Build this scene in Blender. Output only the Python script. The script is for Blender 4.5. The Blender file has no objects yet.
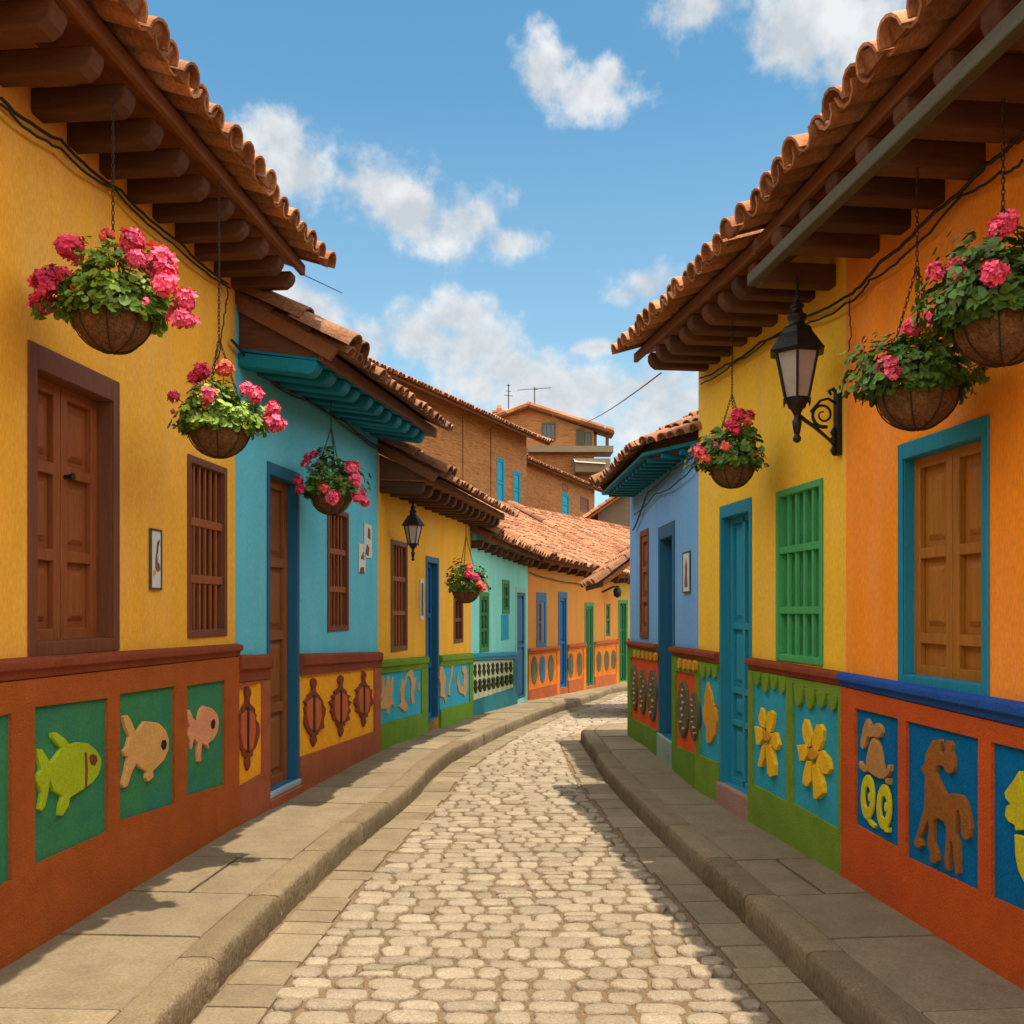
import bpy, bmesh, math, random
from mathutils import Vector, Matrix
random.seed(7)
scn = bpy.context.scene
COL = scn.collection
# ------------------------------------------------------------------ camera
F = 950.0; HOR = 610.0; EYE = 1.6
cd = bpy.data.cameras.new("camera"); cam = bpy.data.objects.new("camera", cd); COL.objects.link(cam)
cd.sensor_width = 36; cd.lens = F/1024*36; cd.shift_y = (HOR-512)/1024
cd.clip_start = .05; cd.clip_end = 2000
cam.location = (0, 0, EYE); cam.rotation_euler = (math.radians(90), 0, 0)
scn.camera = cam
# ------------------------------------------------------------------ light
SUNV = Vector((.118, -.24, 1)).normalized()
sd = bpy.data.lights.new("sun", 'SUN'); sun = bpy.data.objects.new("sun", sd); COL.objects.link(sun)
sd.energy = 3.3; sd.angle = math.radians(.5); sd.color = (1, .90, .74)
sun.rotation_euler = SUNV.to_track_quat('Z', 'Y').to_euler(); sun.location = (3, -5, 30)
scn.view_settings.view_transform = 'Standard'; scn.view_settings.look = 'None'
scn.view_settings.exposure = 1.12; scn.view_settings.gamma = 1
scn.cycles.max_bounces = 8; scn.cycles.diffuse_bounces = 5
scn.cycles.use_denoising = True

def build_world():
    w = bpy.data.worlds.new("World"); scn.world = w; w.use_nodes = True
    nt = w.node_tree; N = nt.nodes; L = nt.links; N.clear()
    out = N.new('ShaderNodeOutputWorld'); bg = N.new('ShaderNodeBackground'); L.new(bg.outputs[0], out.inputs[0])
    bg.inputs[1].default_value = .15
    sky = N.new('ShaderNodeTexSky'); sky.sky_type = 'NISHITA'; sky.sun_disc = False
    sky.sun_elevation = math.asin(SUNV.z); sky.sun_rotation = math.atan2(SUNV.x, SUNV.y)
    sky.air_density = 1.0; sky.dust_density = 1.1; sky.ozone_density = 1.2; sky.altitude = 1500
    tc = N.new('ShaderNodeTexCoord'); sp = N.new('ShaderNodeSeparateXYZ'); L.new(tc.outputs['Generated'], sp.inputs[0])
    def mth(op, a, b=None, c=None):
        m = N.new('ShaderNodeMath'); m.operation = op
        for i, x in enumerate((a, b, c)):
            if x is None: continue
            if isinstance(x, (int, float)): m.inputs[i].default_value = x
            else: L.new(x, m.inputs[i])
        return m.outputs[0]
    az = mth('ARCTAN2', sp.outputs[0], sp.outputs[1]); el = mth('ARCSINE', sp.outputs[2])
    cb = N.new('ShaderNodeCombineXYZ'); L.new(az, cb.inputs[0]); L.new(el, cb.inputs[1])
    def noise(scale, detail, rough, off=(0, 0, 0)):
        mp = N.new('ShaderNodeMapping'); mp.inputs['Location'].default_value = off
        L.new(cb.outputs[0], mp.inputs[0])
        n = N.new('ShaderNodeTexNoise'); n.inputs['Scale'].default_value = scale; n.inputs['Detail'].default_value = detail
        n.inputs['Roughness'].default_value = rough; L.new(mp.outputs[0], n.inputs['Vector']); return n
    nz = noise(10, 7, .56); nl = noise(34, 7, .6, (3, 1, 0)); nsh = noise(11, 8, .58, (0, -.018, 0)); nb = noise(2.2, 6, .6, (5.3, 2.1, 0))
    blobs = [(280,140,34,24),(300,175,34,26),(262,165,26,22),(372,192,36,25),(408,216,50,29),(455,226,56,27),(505,244,30,16),(548,70,26,27),(585,92,44,22),(612,72,20,15),
             (700,8,42,22),(800,30,56,38),(875,28,70,42),(850,78,40,28),(960,20,60,40),(648,288,38,22),(690,287,20,6),(630,296,24,10),
             (420,340,62,34),(470,350,54,36),(510,372,60,30),(555,398,62,30),(600,392,60,24),(640,385,60,22),(360,345,60,26),(300,310,50,20),(598,348,26,7),(455,318,34,20),(668,410,60,30),(270,290,46,16)]
    dmin = None
    for (u, v, ru, rv) in blobs:
        a = math.atan((u-512)/F); e = math.atan((HOR-v)/F*math.cos(a))
        v1 = N.new('ShaderNodeVectorMath'); v1.operation = 'SUBTRACT'; L.new(cb.outputs[0], v1.inputs[0]); v1.inputs[1].default_value = (a, e, 0)
        v2 = N.new('ShaderNodeVectorMath'); v2.operation = 'MULTIPLY'; L.new(v1.outputs[0], v2.inputs[0]); v2.inputs[1].default_value = (F/ru*.95, F/rv*.95, 0)
        v3 = N.new('ShaderNodeVectorMath'); v3.operation = 'LENGTH'; L.new(v2.outputs[0], v3.inputs[0])
        dmin = v3.outputs[1] if dmin is None else mth('SMOOTH_MIN', dmin, v3.outputs[1], .35)
    # other clouds out of view, their cover thickened to add fill light
    far = mth('MAXIMUM', mth('GREATER_THAN', mth('ABSOLUTE', az), .75), mth('GREATER_THAN', el, .72))
    other = mth('MULTIPLY_ADD', nb.outputs[0], -5.0, 2.7)
    mixd = N.new('ShaderNodeMix'); mixd.data_type = 'FLOAT'; L.new(far, mixd.inputs[0]); L.new(dmin, mixd.inputs[2]); L.new(other, mixd.inputs[3])
    ns = mth('ADD', mth('MULTIPLY', mth('SUBTRACT', nz.outputs[0], .5), 4.0), mth('MULTIPLY', mth('SUBTRACT', nl.outputs[0], .5), 1.5))
    dd = mth('ADD', mixd.outputs[0], ns)
    mr = N.new('ShaderNodeMapRange'); mr.interpolation_type = 'SMOOTHSTEP'; L.new(dd, mr.inputs[0])
    mr.inputs[1].default_value = 1.35; mr.inputs[2].default_value = .30; mr.inputs[3].default_value = 0; mr.inputs[4].default_value = .96
    # cloud tone: brighter where the cloud thins upward
    sh = mth('SUBTRACT', nsh.outputs[0], nz.outputs[0])
    mr2 = N.new('ShaderNodeMapRange'); L.new(mth('ADD', sh, mth('MULTIPLY', mth('SUBTRACT', dmin, .7), .12)), mr2.inputs[0]); mr2.inputs[1].default_value = -.12; mr2.inputs[2].default_value = .12
    cc = N.new('ShaderNodeMix'); cc.data_type = 'RGBA'; L.new(mr2.outputs[0], cc.inputs[0])
    cc.inputs[6].default_value = (1.85, 2.0, 2.15, 1); cc.inputs[7].default_value = (2.75, 2.78, 2.8, 1)
    # added brightness on out-of-view clouds (overhead, sides, behind) to light the shaded walls
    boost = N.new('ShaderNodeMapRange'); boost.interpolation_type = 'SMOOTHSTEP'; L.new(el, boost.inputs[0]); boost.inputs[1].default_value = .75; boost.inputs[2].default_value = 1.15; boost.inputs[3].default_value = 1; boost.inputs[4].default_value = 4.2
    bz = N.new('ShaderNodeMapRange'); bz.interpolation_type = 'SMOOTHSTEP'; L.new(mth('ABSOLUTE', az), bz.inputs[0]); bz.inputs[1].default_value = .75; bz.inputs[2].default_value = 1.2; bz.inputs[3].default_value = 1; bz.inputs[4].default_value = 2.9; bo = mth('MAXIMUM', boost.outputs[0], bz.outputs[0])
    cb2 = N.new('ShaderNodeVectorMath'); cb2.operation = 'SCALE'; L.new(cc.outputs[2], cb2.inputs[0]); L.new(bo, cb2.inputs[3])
    tint = N.new('ShaderNodeMix'); tint.data_type = 'RGBA'; tint.blend_type = 'MULTIPLY'; tint.inputs[0].default_value = 1
    L.new(sky.outputs[0], tint.inputs[6]); tint.inputs[7].default_value = (.42, .69, .65, 1)
    hz = N.new('ShaderNodeMapRange'); L.new(el, hz.inputs[0]); hz.inputs[1].default_value = .50; hz.inputs[2].default_value = .08; hz.inputs[3].default_value = 0; hz.inputs[4].default_value = .42
    pale = N.new('ShaderNodeMix'); pale.data_type = 'RGBA'; L.new(hz.outputs[0], pale.inputs[0]); L.new(tint.outputs[2], pale.inputs[6]); pale.inputs[7].default_value = (2.0, 2.1, 2.05, 1)
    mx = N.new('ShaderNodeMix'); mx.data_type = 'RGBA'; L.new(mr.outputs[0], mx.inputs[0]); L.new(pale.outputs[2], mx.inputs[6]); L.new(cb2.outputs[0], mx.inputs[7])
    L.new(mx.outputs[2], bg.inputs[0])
    return sky, tint, cc, bg
build_world()

# ------------------------------------------------------------------ materials
MATS = {}
def M(name, col=(.5, .5, .5), rough=.8, var=.12, scale=6, stretch=(1, 1, 1), bump=.15, bscale=60, bstretch=(1, 1, 1), rnd=0., metal=0, col2=None, c2amt=.5, c2scale=2.0, spec=.3, trans=0, bdist=.01, speck=0, spscale=120, spstretch=(1, 1, 1)):
    if name in MATS: return MATS[name]
    m = bpy.data.materials.new(name); m.use_nodes = True; nt = m.node_tree; N = nt.nodes; L = nt.links
    b = N['Principled BSDF']; b.inputs['Roughness'].default_value = rough; b.inputs['Metallic'].default_value = metal
    b.inputs['Specular IOR Level'].default_value = spec
    tc = N.new('ShaderNodeTexCoord')
    def nz(sc, st, det=6, r=.6, off=0):
        mp = N.new('ShaderNodeMapping'); mp.inputs['Scale'].default_value = st; mp.inputs['Location'].default_value = (off, off*.7, 0)
        L.new(tc.outputs['Object'], mp.inputs[0])
        n = N.new('ShaderNodeTexNoise'); n.inputs['Scale'].default_value = sc; n.inputs['Detail'].default_value = det; n.inputs['Roughness'].default_value = r
        L.new(mp.outputs[0], n.inputs[0]); return n.outputs[0]
    def mth(op, a, b_, clamp=False):
        q = N.new('ShaderNodeMath'); q.operation = op; q.use_clamp = clamp
        for i, x in enumerate((a, b_)):
            if isinstance(x, (int, float)): q.inputs[i].default_value = x
            else: L.new(x, q.inputs[i])
        return q.outputs[0]
    n1 = nz(scale, stretch)
    f = mth('ADD', 1.0, mth('MULTIPLY', mth('SUBTRACT', n1, .5), var*4))
    n2 = nz(bscale*.5, bstretch, 4, .7, 3)
    f = mth('MULTIPLY', f, mth('ADD', 1.0, mth('MULTIPLY', mth('SUBTRACT', n2, .5), var*2.2)))
    if speck:
        n4 = nz(spscale, spstretch, 3, .75, 11)
        f = mth('MULTIPLY', f, mth('ADD', 1.0, mth('MULTIPLY', mth('SUBTRACT', n4, .52), speck*3)))
    if rnd:
        at = N.new('ShaderNodeAttribute'); at.attribute_name = 'rnd'
        f = mth('MULTIPLY', f, mth('ADD', 1.0, mth('MULTIPLY', mth('SUBTRACT', at.outputs['Fac'], .5), rnd*2)))
    base = N.new('ShaderNodeMix'); base.data_type = 'RGBA'
    base.inputs[6].default_value = (*col, 1)
    c2 = col2 or tuple(c*.72 for c in col)
    base.inputs[7].default_value = (*c2, 1)
    n3 = nz(c2scale, stretch, 8, .65, 7)
    mr = N.new('ShaderNodeMapRange'); L.new(n3, mr.inputs[0]); mr.inputs[1].default_value = .45; mr.inputs[2].default_value = .72; mr.inputs[4].default_value = c2amt
    if col2 and rnd:
        L.new(mth('ADD', mr.outputs[0], mth('MULTIPLY', mth('SUBTRACT', mth('FRACT', mth('MULTIPLY', at.outputs['Fac'], 7.31), 0), .5), c2amt), True), base.inputs[0])
    else:
        L.new(mr.outputs[0], base.inputs[0])
    mul = N.new('ShaderNodeVectorMath'); mul.operation = 'SCALE'; L.new(base.outputs[2], mul.inputs[0]); L.new(f, mul.inputs[3])
    L.new(mul.outputs[0], b.inputs['Base Color'])
    if bump:
        bp = N.new('ShaderNodeBump'); bp.inputs['Strength'].default_value = bump; bp.inputs['Distance'].default_value = bdist
        L.new(nz(bscale, bstretch, 8, .62, 1), bp.inputs['Height']); L.new(bp.outputs[0], b.inputs['Normal'])
    if trans: b.inputs['Transmission Weight'].default_value = trans
    MATS[name] = m; return m

def plaster(name, col, **k):
    d = dict(speck=.26, spscale=60, spstretch=(1.6, 1.6, .4), rough=.88, var=.09, scale=1.6, stretch=(2.4, 2.4, .6), bump=.35, bscale=42, rnd=0, c2amt=.62, c2scale=1.1, spec=.15, bdist=.012, col2=tuple(c*.82+.085 for c in col))
    d.update(k); return M(name, col, **d)
def stucco(name, col, **k):
    d = dict(speck=.30, spscale=90, rough=.92, var=.13, scale=5, bump=.75, bscale=75, c2amt=.4, c2scale=3, spec=.12, bdist=.018)
    d.update(k); return M(name, col, **d)
def wood(name, col, vertical=True, **k):
    st = (7, 7, .6) if vertical else (.6, 7, 7)
    d = dict(speck=.25, spscale=22, spstretch=tuple(q*1.6 for q in st), rough=.6, var=.17, scale=5, stretch=st, bump=.35, bscale=16, bstretch=st, c2amt=.5, c2scale=3, spec=.25, bdist=.006)
    d.update(k); return M(name, col, **d)

# ------------------------------------------------------------------ mesh building
class MB:
    def __init__(s): s.v = []; s.f = []; s.r = []
    def add(s, vs, fs, rnd=None):
        o = len(s.v); s.v.extend(vs); r = random.random() if rnd is None else rnd
        for q in fs: s.f.append(tuple(o+i for i in q)); s.r.append(r)
        return s
    def hexa(s, p, rnd=None):   # p: 4 bottom, 4 top
        return s.add(p, [(0,3,2,1),(4,5,6,7),(0,1,5,4),(1,2,6,5),(2,3,7,6),(3,0,4,7)], rnd)
    def box(s, x0, x1, y0, y1, z0, z1, rnd=None):
        return s.hexa([(x0,y0,z0),(x1,y0,z0),(x1,y1,z0),(x0,y1,z0),(x0,y0,z1),(x1,y0,z1),(x1,y1,z1),(x0,y1,z1)], rnd)
    def prism(s, poly, y0, y1, rnd=None):   # polygon in (x,z), extruded along y
        n = len(poly); vs = [(x, y0, z) for x, z in poly]+[(x, y1, z) for x, z in poly]
        fs = [tuple(range(n)), tuple(range(2*n-1, n-1, -1))]+[(i, (i+1) % n, n+(i+1) % n, n+i) for i in range(n)]
        return s.add(vs, fs, rnd)
    def prof(s, poly, x0, x1, rnd=None):   # polygon in (y,z), extruded along x
        n = len(poly); vs = [(x0, y, z) for y, z in poly]+[(x1, y, z) for y, z in poly]
        fs = [tuple(range(n)), tuple(range(2*n-1, n-1, -1))]+[(i, (i+1) % n, n+(i+1) % n, n+i) for i in range(n)]
        return s.add(vs, fs, rnd)
    def tube(s, pts, r, seg=6, rnd=None, closed=True):
        pts = [Vector(p) for p in pts]; n = len(pts); rr = r if isinstance(r, (list, tuple)) else [r]*n
        vs = []; up = None
        for i, p in enumerate(pts):
            t = (pts[min(i+1, n-1)]-pts[max(i-1, 0)]).normalized()
            if up is None: up = t.orthogonal().normalized()
            up = (up-t*up.dot(t)); up = up.normalized() if up.length > 1e-6 else t.orthogonal().normalized()
            b = t.cross(up)
            for k in range(seg):
                a = 2*math.pi*k/seg; vs.append(tuple(p+(up*math.cos(a)+b*math.sin(a))*rr[i]))
        fs = [(i*seg+k, i*seg+(k+1) % seg, (i+1)*seg+(k+1) % seg, (i+1)*seg+k) for i in range(n-1) for k in range(seg)]
        fs += [tuple(range(seg-1, -1, -1)), tuple(range((n-1)*seg, n*seg))]
        return s.add(vs, fs, rnd)
    def lathe(s, prof, c=(0, 0, 0), seg=16, rnd=None, phase=0):   # prof: (r,z) list
        vs = []; n = len(prof)
        for r, z in prof:
            for k in range(seg):
                a = 2*math.pi*k/seg+phase; vs.append((c[0]+r*math.cos(a), c[1]+r*math.sin(a), c[2]+z))
        fs = [(i*seg+k, i*seg+(k+1) % seg, (i+1)*seg+(k+1) % seg, (i+1)*seg+k) for i in range(n-1) for k in range(seg)]
        fs += [tuple(range(seg-1, -1, -1)), tuple(range((n-1)*seg, n*seg))]
        return s.add(vs, fs, rnd)
    def build(s, name, mat, parent=None, flip=1, smooth=False, bevel=0, recalc=True, zoff=0, bseg=2):
        me = bpy.data.meshes.new(name)
        vs = [(x, y*flip, z-zoff) for x, y, z in s.v]
        me.from_pydata(vs, [], s.f)
        at = me.attributes.new('rnd', 'FLOAT', 'FACE'); at.data.foreach_set('value', s.r)
        if recalc:
            bm = bmesh.new(); bm.from_mesh(me); bmesh.ops.recalc_face_normals(bm, faces=bm.faces[:]); bm.to_mesh(me); bm.free()
        if smooth:
            me.polygons.foreach_set('use_smooth', [True]*len(me.polygons)); me.set_sharp_from_angle(angle=math.radians(50))
        me.materials.append(mat)
        o = bpy.data.objects.new(name, me); COL.objects.link(o)
        if parent: o.parent = parent
        if bevel:
            bv = o.modifiers.new('bevel', 'BEVEL'); bv.width = bevel; bv.segments = bseg; bv.limit_method = 'ANGLE'; bv.angle_limit = math.radians(40); bv.harden_normals = False
        return o

def thing(name, label, cat, loc=(0, 0, 0), rz=0, group=None):
    o = bpy.data.objects.new(name, None); COL.objects.link(o); o.location = loc; o.rotation_euler = (0, 0, rz)
    o.empty_display_size = .1; o['label'] = label; o['category'] = cat
    if group: o['group'] = group
    return o
def tag(o, label, cat, group=None):
    o['label'] = label; o['category'] = cat
    if group: o['group'] = group
    return o
def lerp(a, b, t): return a+(b-a)*t
# ground falls gently along the lane
GP = [(-50, 0), (11, 0), (15.9, -.17), (20.8, -.38), (27.7, -.47), (60, -.6), (400, -.6)]
def G(y):
    for (a, za), (b, zb) in zip(GP, GP[1:]):
        if y <= b: return lerp(za, zb, max(0, (y-a)/(b-a)))
    return GP[-1][1]
def gp(u, v, off=0):     # ground point seen at a picture position, off = height above the pavement level
    y = 5.
    for _ in range(40): y = (EYE-off-G(y))/((v-HOR)/F)
    return ((u-512)/F*y, y)

class Fac:   # the street face of one house: s along, n towards the street, z up
    def __init__(s, p0, p1, side):
        s.p0 = Vector(p0); s.p1 = Vector(p1); s.t = (s.p1-s.p0); s.L = s.t.length; s.t.normalize(); s.side = side
        s.nr = Vector((s.t.y, -s.t.x)) if side < 0 else Vector((-s.t.y, s.t.x))
        s.ang = math.atan2(s.t.y, s.t.x)
    def pix(s, u, v, n=0):
        d = Vector(((u-512)/F, 1)); a = s.p0+s.nr*n
        # a + t*q = d*y
        det = s.t.x*(-d.y)+d.x*s.t.y
        q = (-a.x*(-d.y)-d.x*a.y)/det
        y = a.y+s.t.y*q
        return q, EYE+(HOR-v)/F*y
    def S(s, u): return s.pix(u, 0)[0]
    def W(s, q, n, z):
        p = s.p0+s.t*q+s.nr*n; return (p.x, p.y, z)
    def root(s, name, label, cat, group=None):
        s.zb = G(s.p0.y)
        return thing(name, label, cat, (s.p0.x, s.p0.y, s.zb), s.ang, group)
    def b(s, mb, name, mat, parent, **k): return mb.build(name, mat, parent, flip=s.side, zoff=s.zb, **k)

# ------------------------------------------------------------------ palette
m_tile = M('roof_tile', (.30, .115, .045), .85, .20, 9, bump=.5, bscale=45, rnd=.35, col2=(.42, .21, .105), c2amt=.55, c2scale=4, spec=.15, bdist=.015, speck=.5, spscale=45)
m_tile_dk = M('roof_tile_aged', (.235, .095, .044), .88, .22, 8, bump=.6, bscale=40, rnd=.4, col2=(.31, .17, .095), c2amt=.6, c2scale=3, spec=.12, bdist=.016, speck=.55, spscale=40)
m_beam = wood('beam_wood', (.095, .036, .014), False, rnd=.3, rough=.8, stretch=(7, .8, 7), bstretch=(7, .8, 7), var=.2)
m_deck = wood('deck_plank', (.24, .08, .02), False, rough=.8, var=.2)
m_tealbeam = wood('painted_beam', (.0, .15, .20), False, rough=.7, var=.08, c2amt=.25, rnd=.12)
m_gray = wood('gray_beam', (.078, .072, .042), False, rough=.8, var=.15)
m_fascia = wood('fascia_wood', (.17, .065, .025), False, rough=.8)
m_dark = M('dark_interior', (.015, .012, .01), .9, bump=0)
m_shut = wood('shutter_wood', (.25, .072, .016))
m_shut2 = wood('door_wood', (.22, .072, .016))
m_ocher = wood('ocher_wood', (.34, .125, .013))
m_frameb = wood('frame_wood', (.15, .048, .019))
m_black = M('cable_black', (.02, .016, .014), .6, bump=0)
m_iron = M('wrought_iron', (.016, .013, .011), .45, .2, 20, bump=.4, bscale=50, metal=.4, spec=.4)
m_glass = M('lamp_glass', (.42, .36, .30), .25, .15, 8, bump=.05, spec=.5, trans=.25)
m_rock = M('stone_slab', (.205, .155, .090), .88, .16, 5, bump=.7, bscale=38, rnd=.13, col2=(.145, .11, .068), c2amt=.6, c2scale=2.2, spec=.18, bdist=.012, speck=.5, spscale=80, spstretch=(.7, 1.6, 1))
m_kerb = M('kerb_stone', (.215, .160, .092), .92, .14, 9, bump=.9, bscale=70, bstretch=(1, 1, .4), rnd=.14, col2=(.13, .095, .052), c2amt=.6, c2scale=6, spec=.1, bdist=.02, speck=.5, spscale=75, spstretch=(1, 1, .3))
m_cob = M('cobble_stone', (.285, .228, .155), .88, .13, 10, bump=1.0, bscale=45, rnd=.16, col2=(.22, .165, .105), c2amt=.55, c2scale=2.5, spec=.18, bdist=.018, speck=.42, spscale=80)
m_mort = M('lane_mortar', (.165, .11, .06), .95, .2, 12, bump=.9, bscale=60, spec=.08, bdist=.012, speck=.6, spscale=100)
m_earth = M('earth', (.20, .15, .09), .95, .2, 2, bump=.5, bscale=10)
m_white = plaster('plaque_white', (.62, .60, .54), rough=.5)

# ------------------------------------------------------------------ house parts
def rect(fac, u0, u1, v0, v1, n=0):
    q0, _ = fac.pix(u0, 0, n); q1, _ = fac.pix(u1, 0, n); um = (u0+u1)/2
    zt = fac.pix(um, v0, n)[1]; zb = fac.pix(um, v1, n)[1]
    return min(q0, q1), max(q0, q1), zb, zt
def wall(root, fac, s0, s1, zb, zt, ops, mat, th=.35, name='wall'):
    mb = MB(); xs = sorted(set([s0, s1]+[o[0] for o in ops]+[o[1] for o in ops]))
    for a, b in zip(xs, xs[1:]):
        if b-a < 1e-4: continue
        mid = (a+b)/2; cuts = sorted([(o[2], o[3]) for o in ops if o[0] < mid < o[1]]); z = zb
        for c0, c1 in cuts:
            if c0 > z: mb.box(a, b, -th, 0, z, c0)
            z = c1
        mb.box(a, b, -th, 0, z, zt)
    return fac.b(mb, name, mat, root)
def ring(mb, r, w, n0, n1, bottom=True, wt=None):
    s0, s1, z0, z1 = r; wt = wt or w; zb = z0+(w if bottom else 0)
    mb.box(s0, s0+w, n0, n1, z0, z1); mb.box(s1-w, s1, n0, n1, z0, z1); mb.box(s0+w, s1-w, n0, n1, z1-wt, z1)
    if bottom: mb.box(s0+w, s1-w, n0, n1, z0, z0+w)
def opening(root, fac, r, trim, recess, fmat, kind, name, proud=.012, bottom=True, wt=None, label=None):
    """trim ring + reveal liner; returns (frame object, inner rect)"""
    mb = MB(); ring(mb, r, trim, 0.002, proud, bottom, wt)
    s0, s1, z0, z1 = r; wt = wt or trim
    i = (s0+trim, s1-trim, z0+(trim if bottom else 0), z1-wt)
    e = .003; t = .02   # liner
    mb.box(i[0]-t, i[0]+e, -.30, .001, i[2], i[3]); mb.box(i[1]-e, i[1]+t, -.30, .001, i[2], i[3])
    mb.box(i[0]+e, i[1]-e, -.30, .001, i[3]-e, i[3]+t); mb.box(i[0]+e, i[1]-e, -.30, .001, i[2]-t, i[2]+e)
    o = fac.b(mb, name, fmat, root, bevel=.004)
    if label: o['label'] = label
    return o, i
def grow(i, t=.02): return (i[0]-t, i[1]+t, i[2]-t, i[3]+t)
def leaf(parent, fac, r, nback, mat, rows, name='door_leaf', cols=1, st=.07, raised=True):
    s0, s1, z0, z1 = r; mb = MB(); mb.box(s0, s1, nback-.02, nback+.012, z0, z1)
    a = nback+.012; b = nback+.045
    mb.box(s0, s0+st, a, b, z0, z1); mb.box(s1-st, s1, a, b, z0, z1)
    tot = sum(rows); H = z1-z0-st*(len(rows)+1); z = z0
    cw = (s1-s0-st*(cols+1))/cols
    for c in range(1, cols): mb.box(s0+c*(cw+st), s0+c*(cw+st)+st, a, b, z0+st, z1-st)
    for k, h in enumerate(rows):
        for c in range(cols):
            x0 = s0+st+c*(cw+st); mb.box(x0, x0+cw, a, b, z, z+st)
            zz = z+st; hh = H*h/tot
            if raised:
                g = min(.035, cw*.22)
                if cw-2*g > .02 and hh > 2*g+.1:
                    p = [(x0+g, a, zz+g), (x0+cw-g, a, zz+g), (x0+cw-g, a, zz+hh-g), (x0+g, a, zz+hh-g)]
                    g2 = g+min(.03, cw*.15)
                    q = [(x0+g2, b-.014, zz+g2), (x0+cw-g2, b-.014, zz+g2), (x0+cw-g2, b-.014, zz+hh-g2), (x0+g2, b-.014, zz+hh-g2)]
                    mb.hexa(p+q)
        z += st+H*h/tot
    for c in range(cols):
        x0 = s0+st+c*(cw+st); mb.box(x0, x0+cw, a, b, z1-st, z1)
    return fac.b(mb, name, mat, parent, bevel=.004)
def knob(parent, fac, s, n, z, mat):
    mb = MB(); mb.tube([(s, n, z), (s, n+.03, z), (s, n+.055, z)], [.012, .012, .022], 8); fac.b(mb, 'handle', mat, parent, smooth=True)
def grille(parent, fac, r, n, mat, rails, nb, bw=.018, back=None, backn=-.14):
    s0, s1, z0, z1 = r
    for k in range(nb):
        mb = MB(); x = s0+(s1-s0)*(k+1)/(nb+1); mb.box(x-bw/2, x+bw/2, n-.01, n+.008, z0, z1)
        fac.b(mb, 'bar', mat, parent, bevel=.003)
    for f in rails:
        mb = MB(); z = lerp(z0, z1, f); mb.box(s0, s1, n-.014, n+.014, z-.028, z+.028)
        fac.b(mb, 'rail', mat, parent, bevel=.003)
    mb = MB(); mb.box(s0, s1, backn-.02, backn, z0, z1); fac.b(mb, 'shutter', back or m_dark, parent)
def line(fac, u0, v0, u1, v1, n=.034):
    a = fac.pix(u0, v0, n); b = fac.pix(u1, v1, n)
    return lambda q: a[1]+(b[1]-a[1])*(q-a[0])/(b[0]-a[0])
def dado(root, fac, segs, top, zb, panels, mat, pmats, panel_name='relief_panel', base=None, basemat=None, n1=.034):
    """raised stucco field with sunk panels; panels in picture corners (u0,u1,vt0,vt1,vb0,vb1)"""
    P = []
    for i, (u0, u1, a, b, c, d) in enumerate(panels):
        q0, za = fac.pix(u0, a, n1); q1, zb_ = fac.pix(u1, b, n1); _, zc = fac.pix(u0, c, n1); _, zd = fac.pix(u1, d, n1)
        if q0 > q1: q0, q1, za, zb_, zc, zd = q1, q0, zb_, za, zd, zc
        P.append((q0, q1, za, zb_, zc, zd, pmats[i] if isinstance(pmats, list) else pmats))
    P.sort(key=lambda p: p[0]); mb = MB(); mbb = MB(); objs = []
    for s0, s1 in segs:
        x = s0
        inn = [p for p in P if s0 < (p[0]+p[1])/2 < s1]
        for p in inn:
            a0, a1 = max(p[0], s0), min(p[1], s1)
            if a0 > x+1e-4: mb.hexa([(x,0,zb),(a0,0,zb),(a0,n1,zb),(x,n1,zb),(x,0,top(x)),(a0,0,top(a0)),(a0,n1,top(a0)),(x,n1,top(x))])
            mb.hexa([(a0,0,p[2]),(a1,0,p[3]),(a1,n1,p[3]),(a0,n1,p[2]),(a0,0,top(a0)),(a1,0,top(a1)),(a1,n1,top(a1)),(a0,n1,top(a0))])
            tgt = MB() if base else mb
            tgt.hexa([(a0,0,zb),(a1,0,zb),(a1,n1,zb),(a0,n1,zb),(a0,0,p[4]),(a1,0,p[5]),(a1,n1,p[5]),(a0,n1,p[4])])
            if base: fac.b(tgt, 'plinth', basemat, root)
            m2 = MB(); m2.prism([(a0, p[4]), (a1, p[5]), (a1, p[3]), (a0, p[2])], 0.003, n1-.018)
            objs.append(fac.b(m2, panel_name, p[6], root)); x = a1
        if x < s1-1e-4: mb.hexa([(x,0,zb),(s1,0,zb),(s1,n1,zb),(x,n1,zb),(x,0,top(x)),(s1,0,top(s1)),(s1,n1,top(s1)),(x,n1,top(x))])
    o = fac.b(mb, 'dado', mat, root, bevel=0)
    return o, objs
def railing(root, fac, segs, top, bot, mat, n1=.06, name='dado_rail'):
    for s0, s1 in segs:
        mb = MB(); 
        k = max(1, int((s1-s0)/.5)); xs = [lerp(s0, s1, i/k) for i in range(k+1)]
        prof = lambda q: [(0, bot(q)), (n1*.55, bot(q)+.004), (n1*.62, lerp(bot(q), top(q), .45)), (n1, lerp(bot(q), top(q), .5)), (n1, lerp(bot(q), top(q), .93)), (n1*.85, top(q)), (0, top(q)+.01)]
        vs = []; 
        for x in xs: vs += [(x, a, b) for a, b in prof(x)]
        n = 7; fs = [(i*n+j, i*n+(j+1) % n, (i+1)*n+(j+1) % n, (i+1)*n+j) for i in range(k) for j in range(n)]+[tuple(range(n)), tuple(range((k+1)*n-1, k*n-1, -1))]
        mb.add(vs, fs); fac.b(mb, name, mat, root, bevel=.008)
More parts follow.
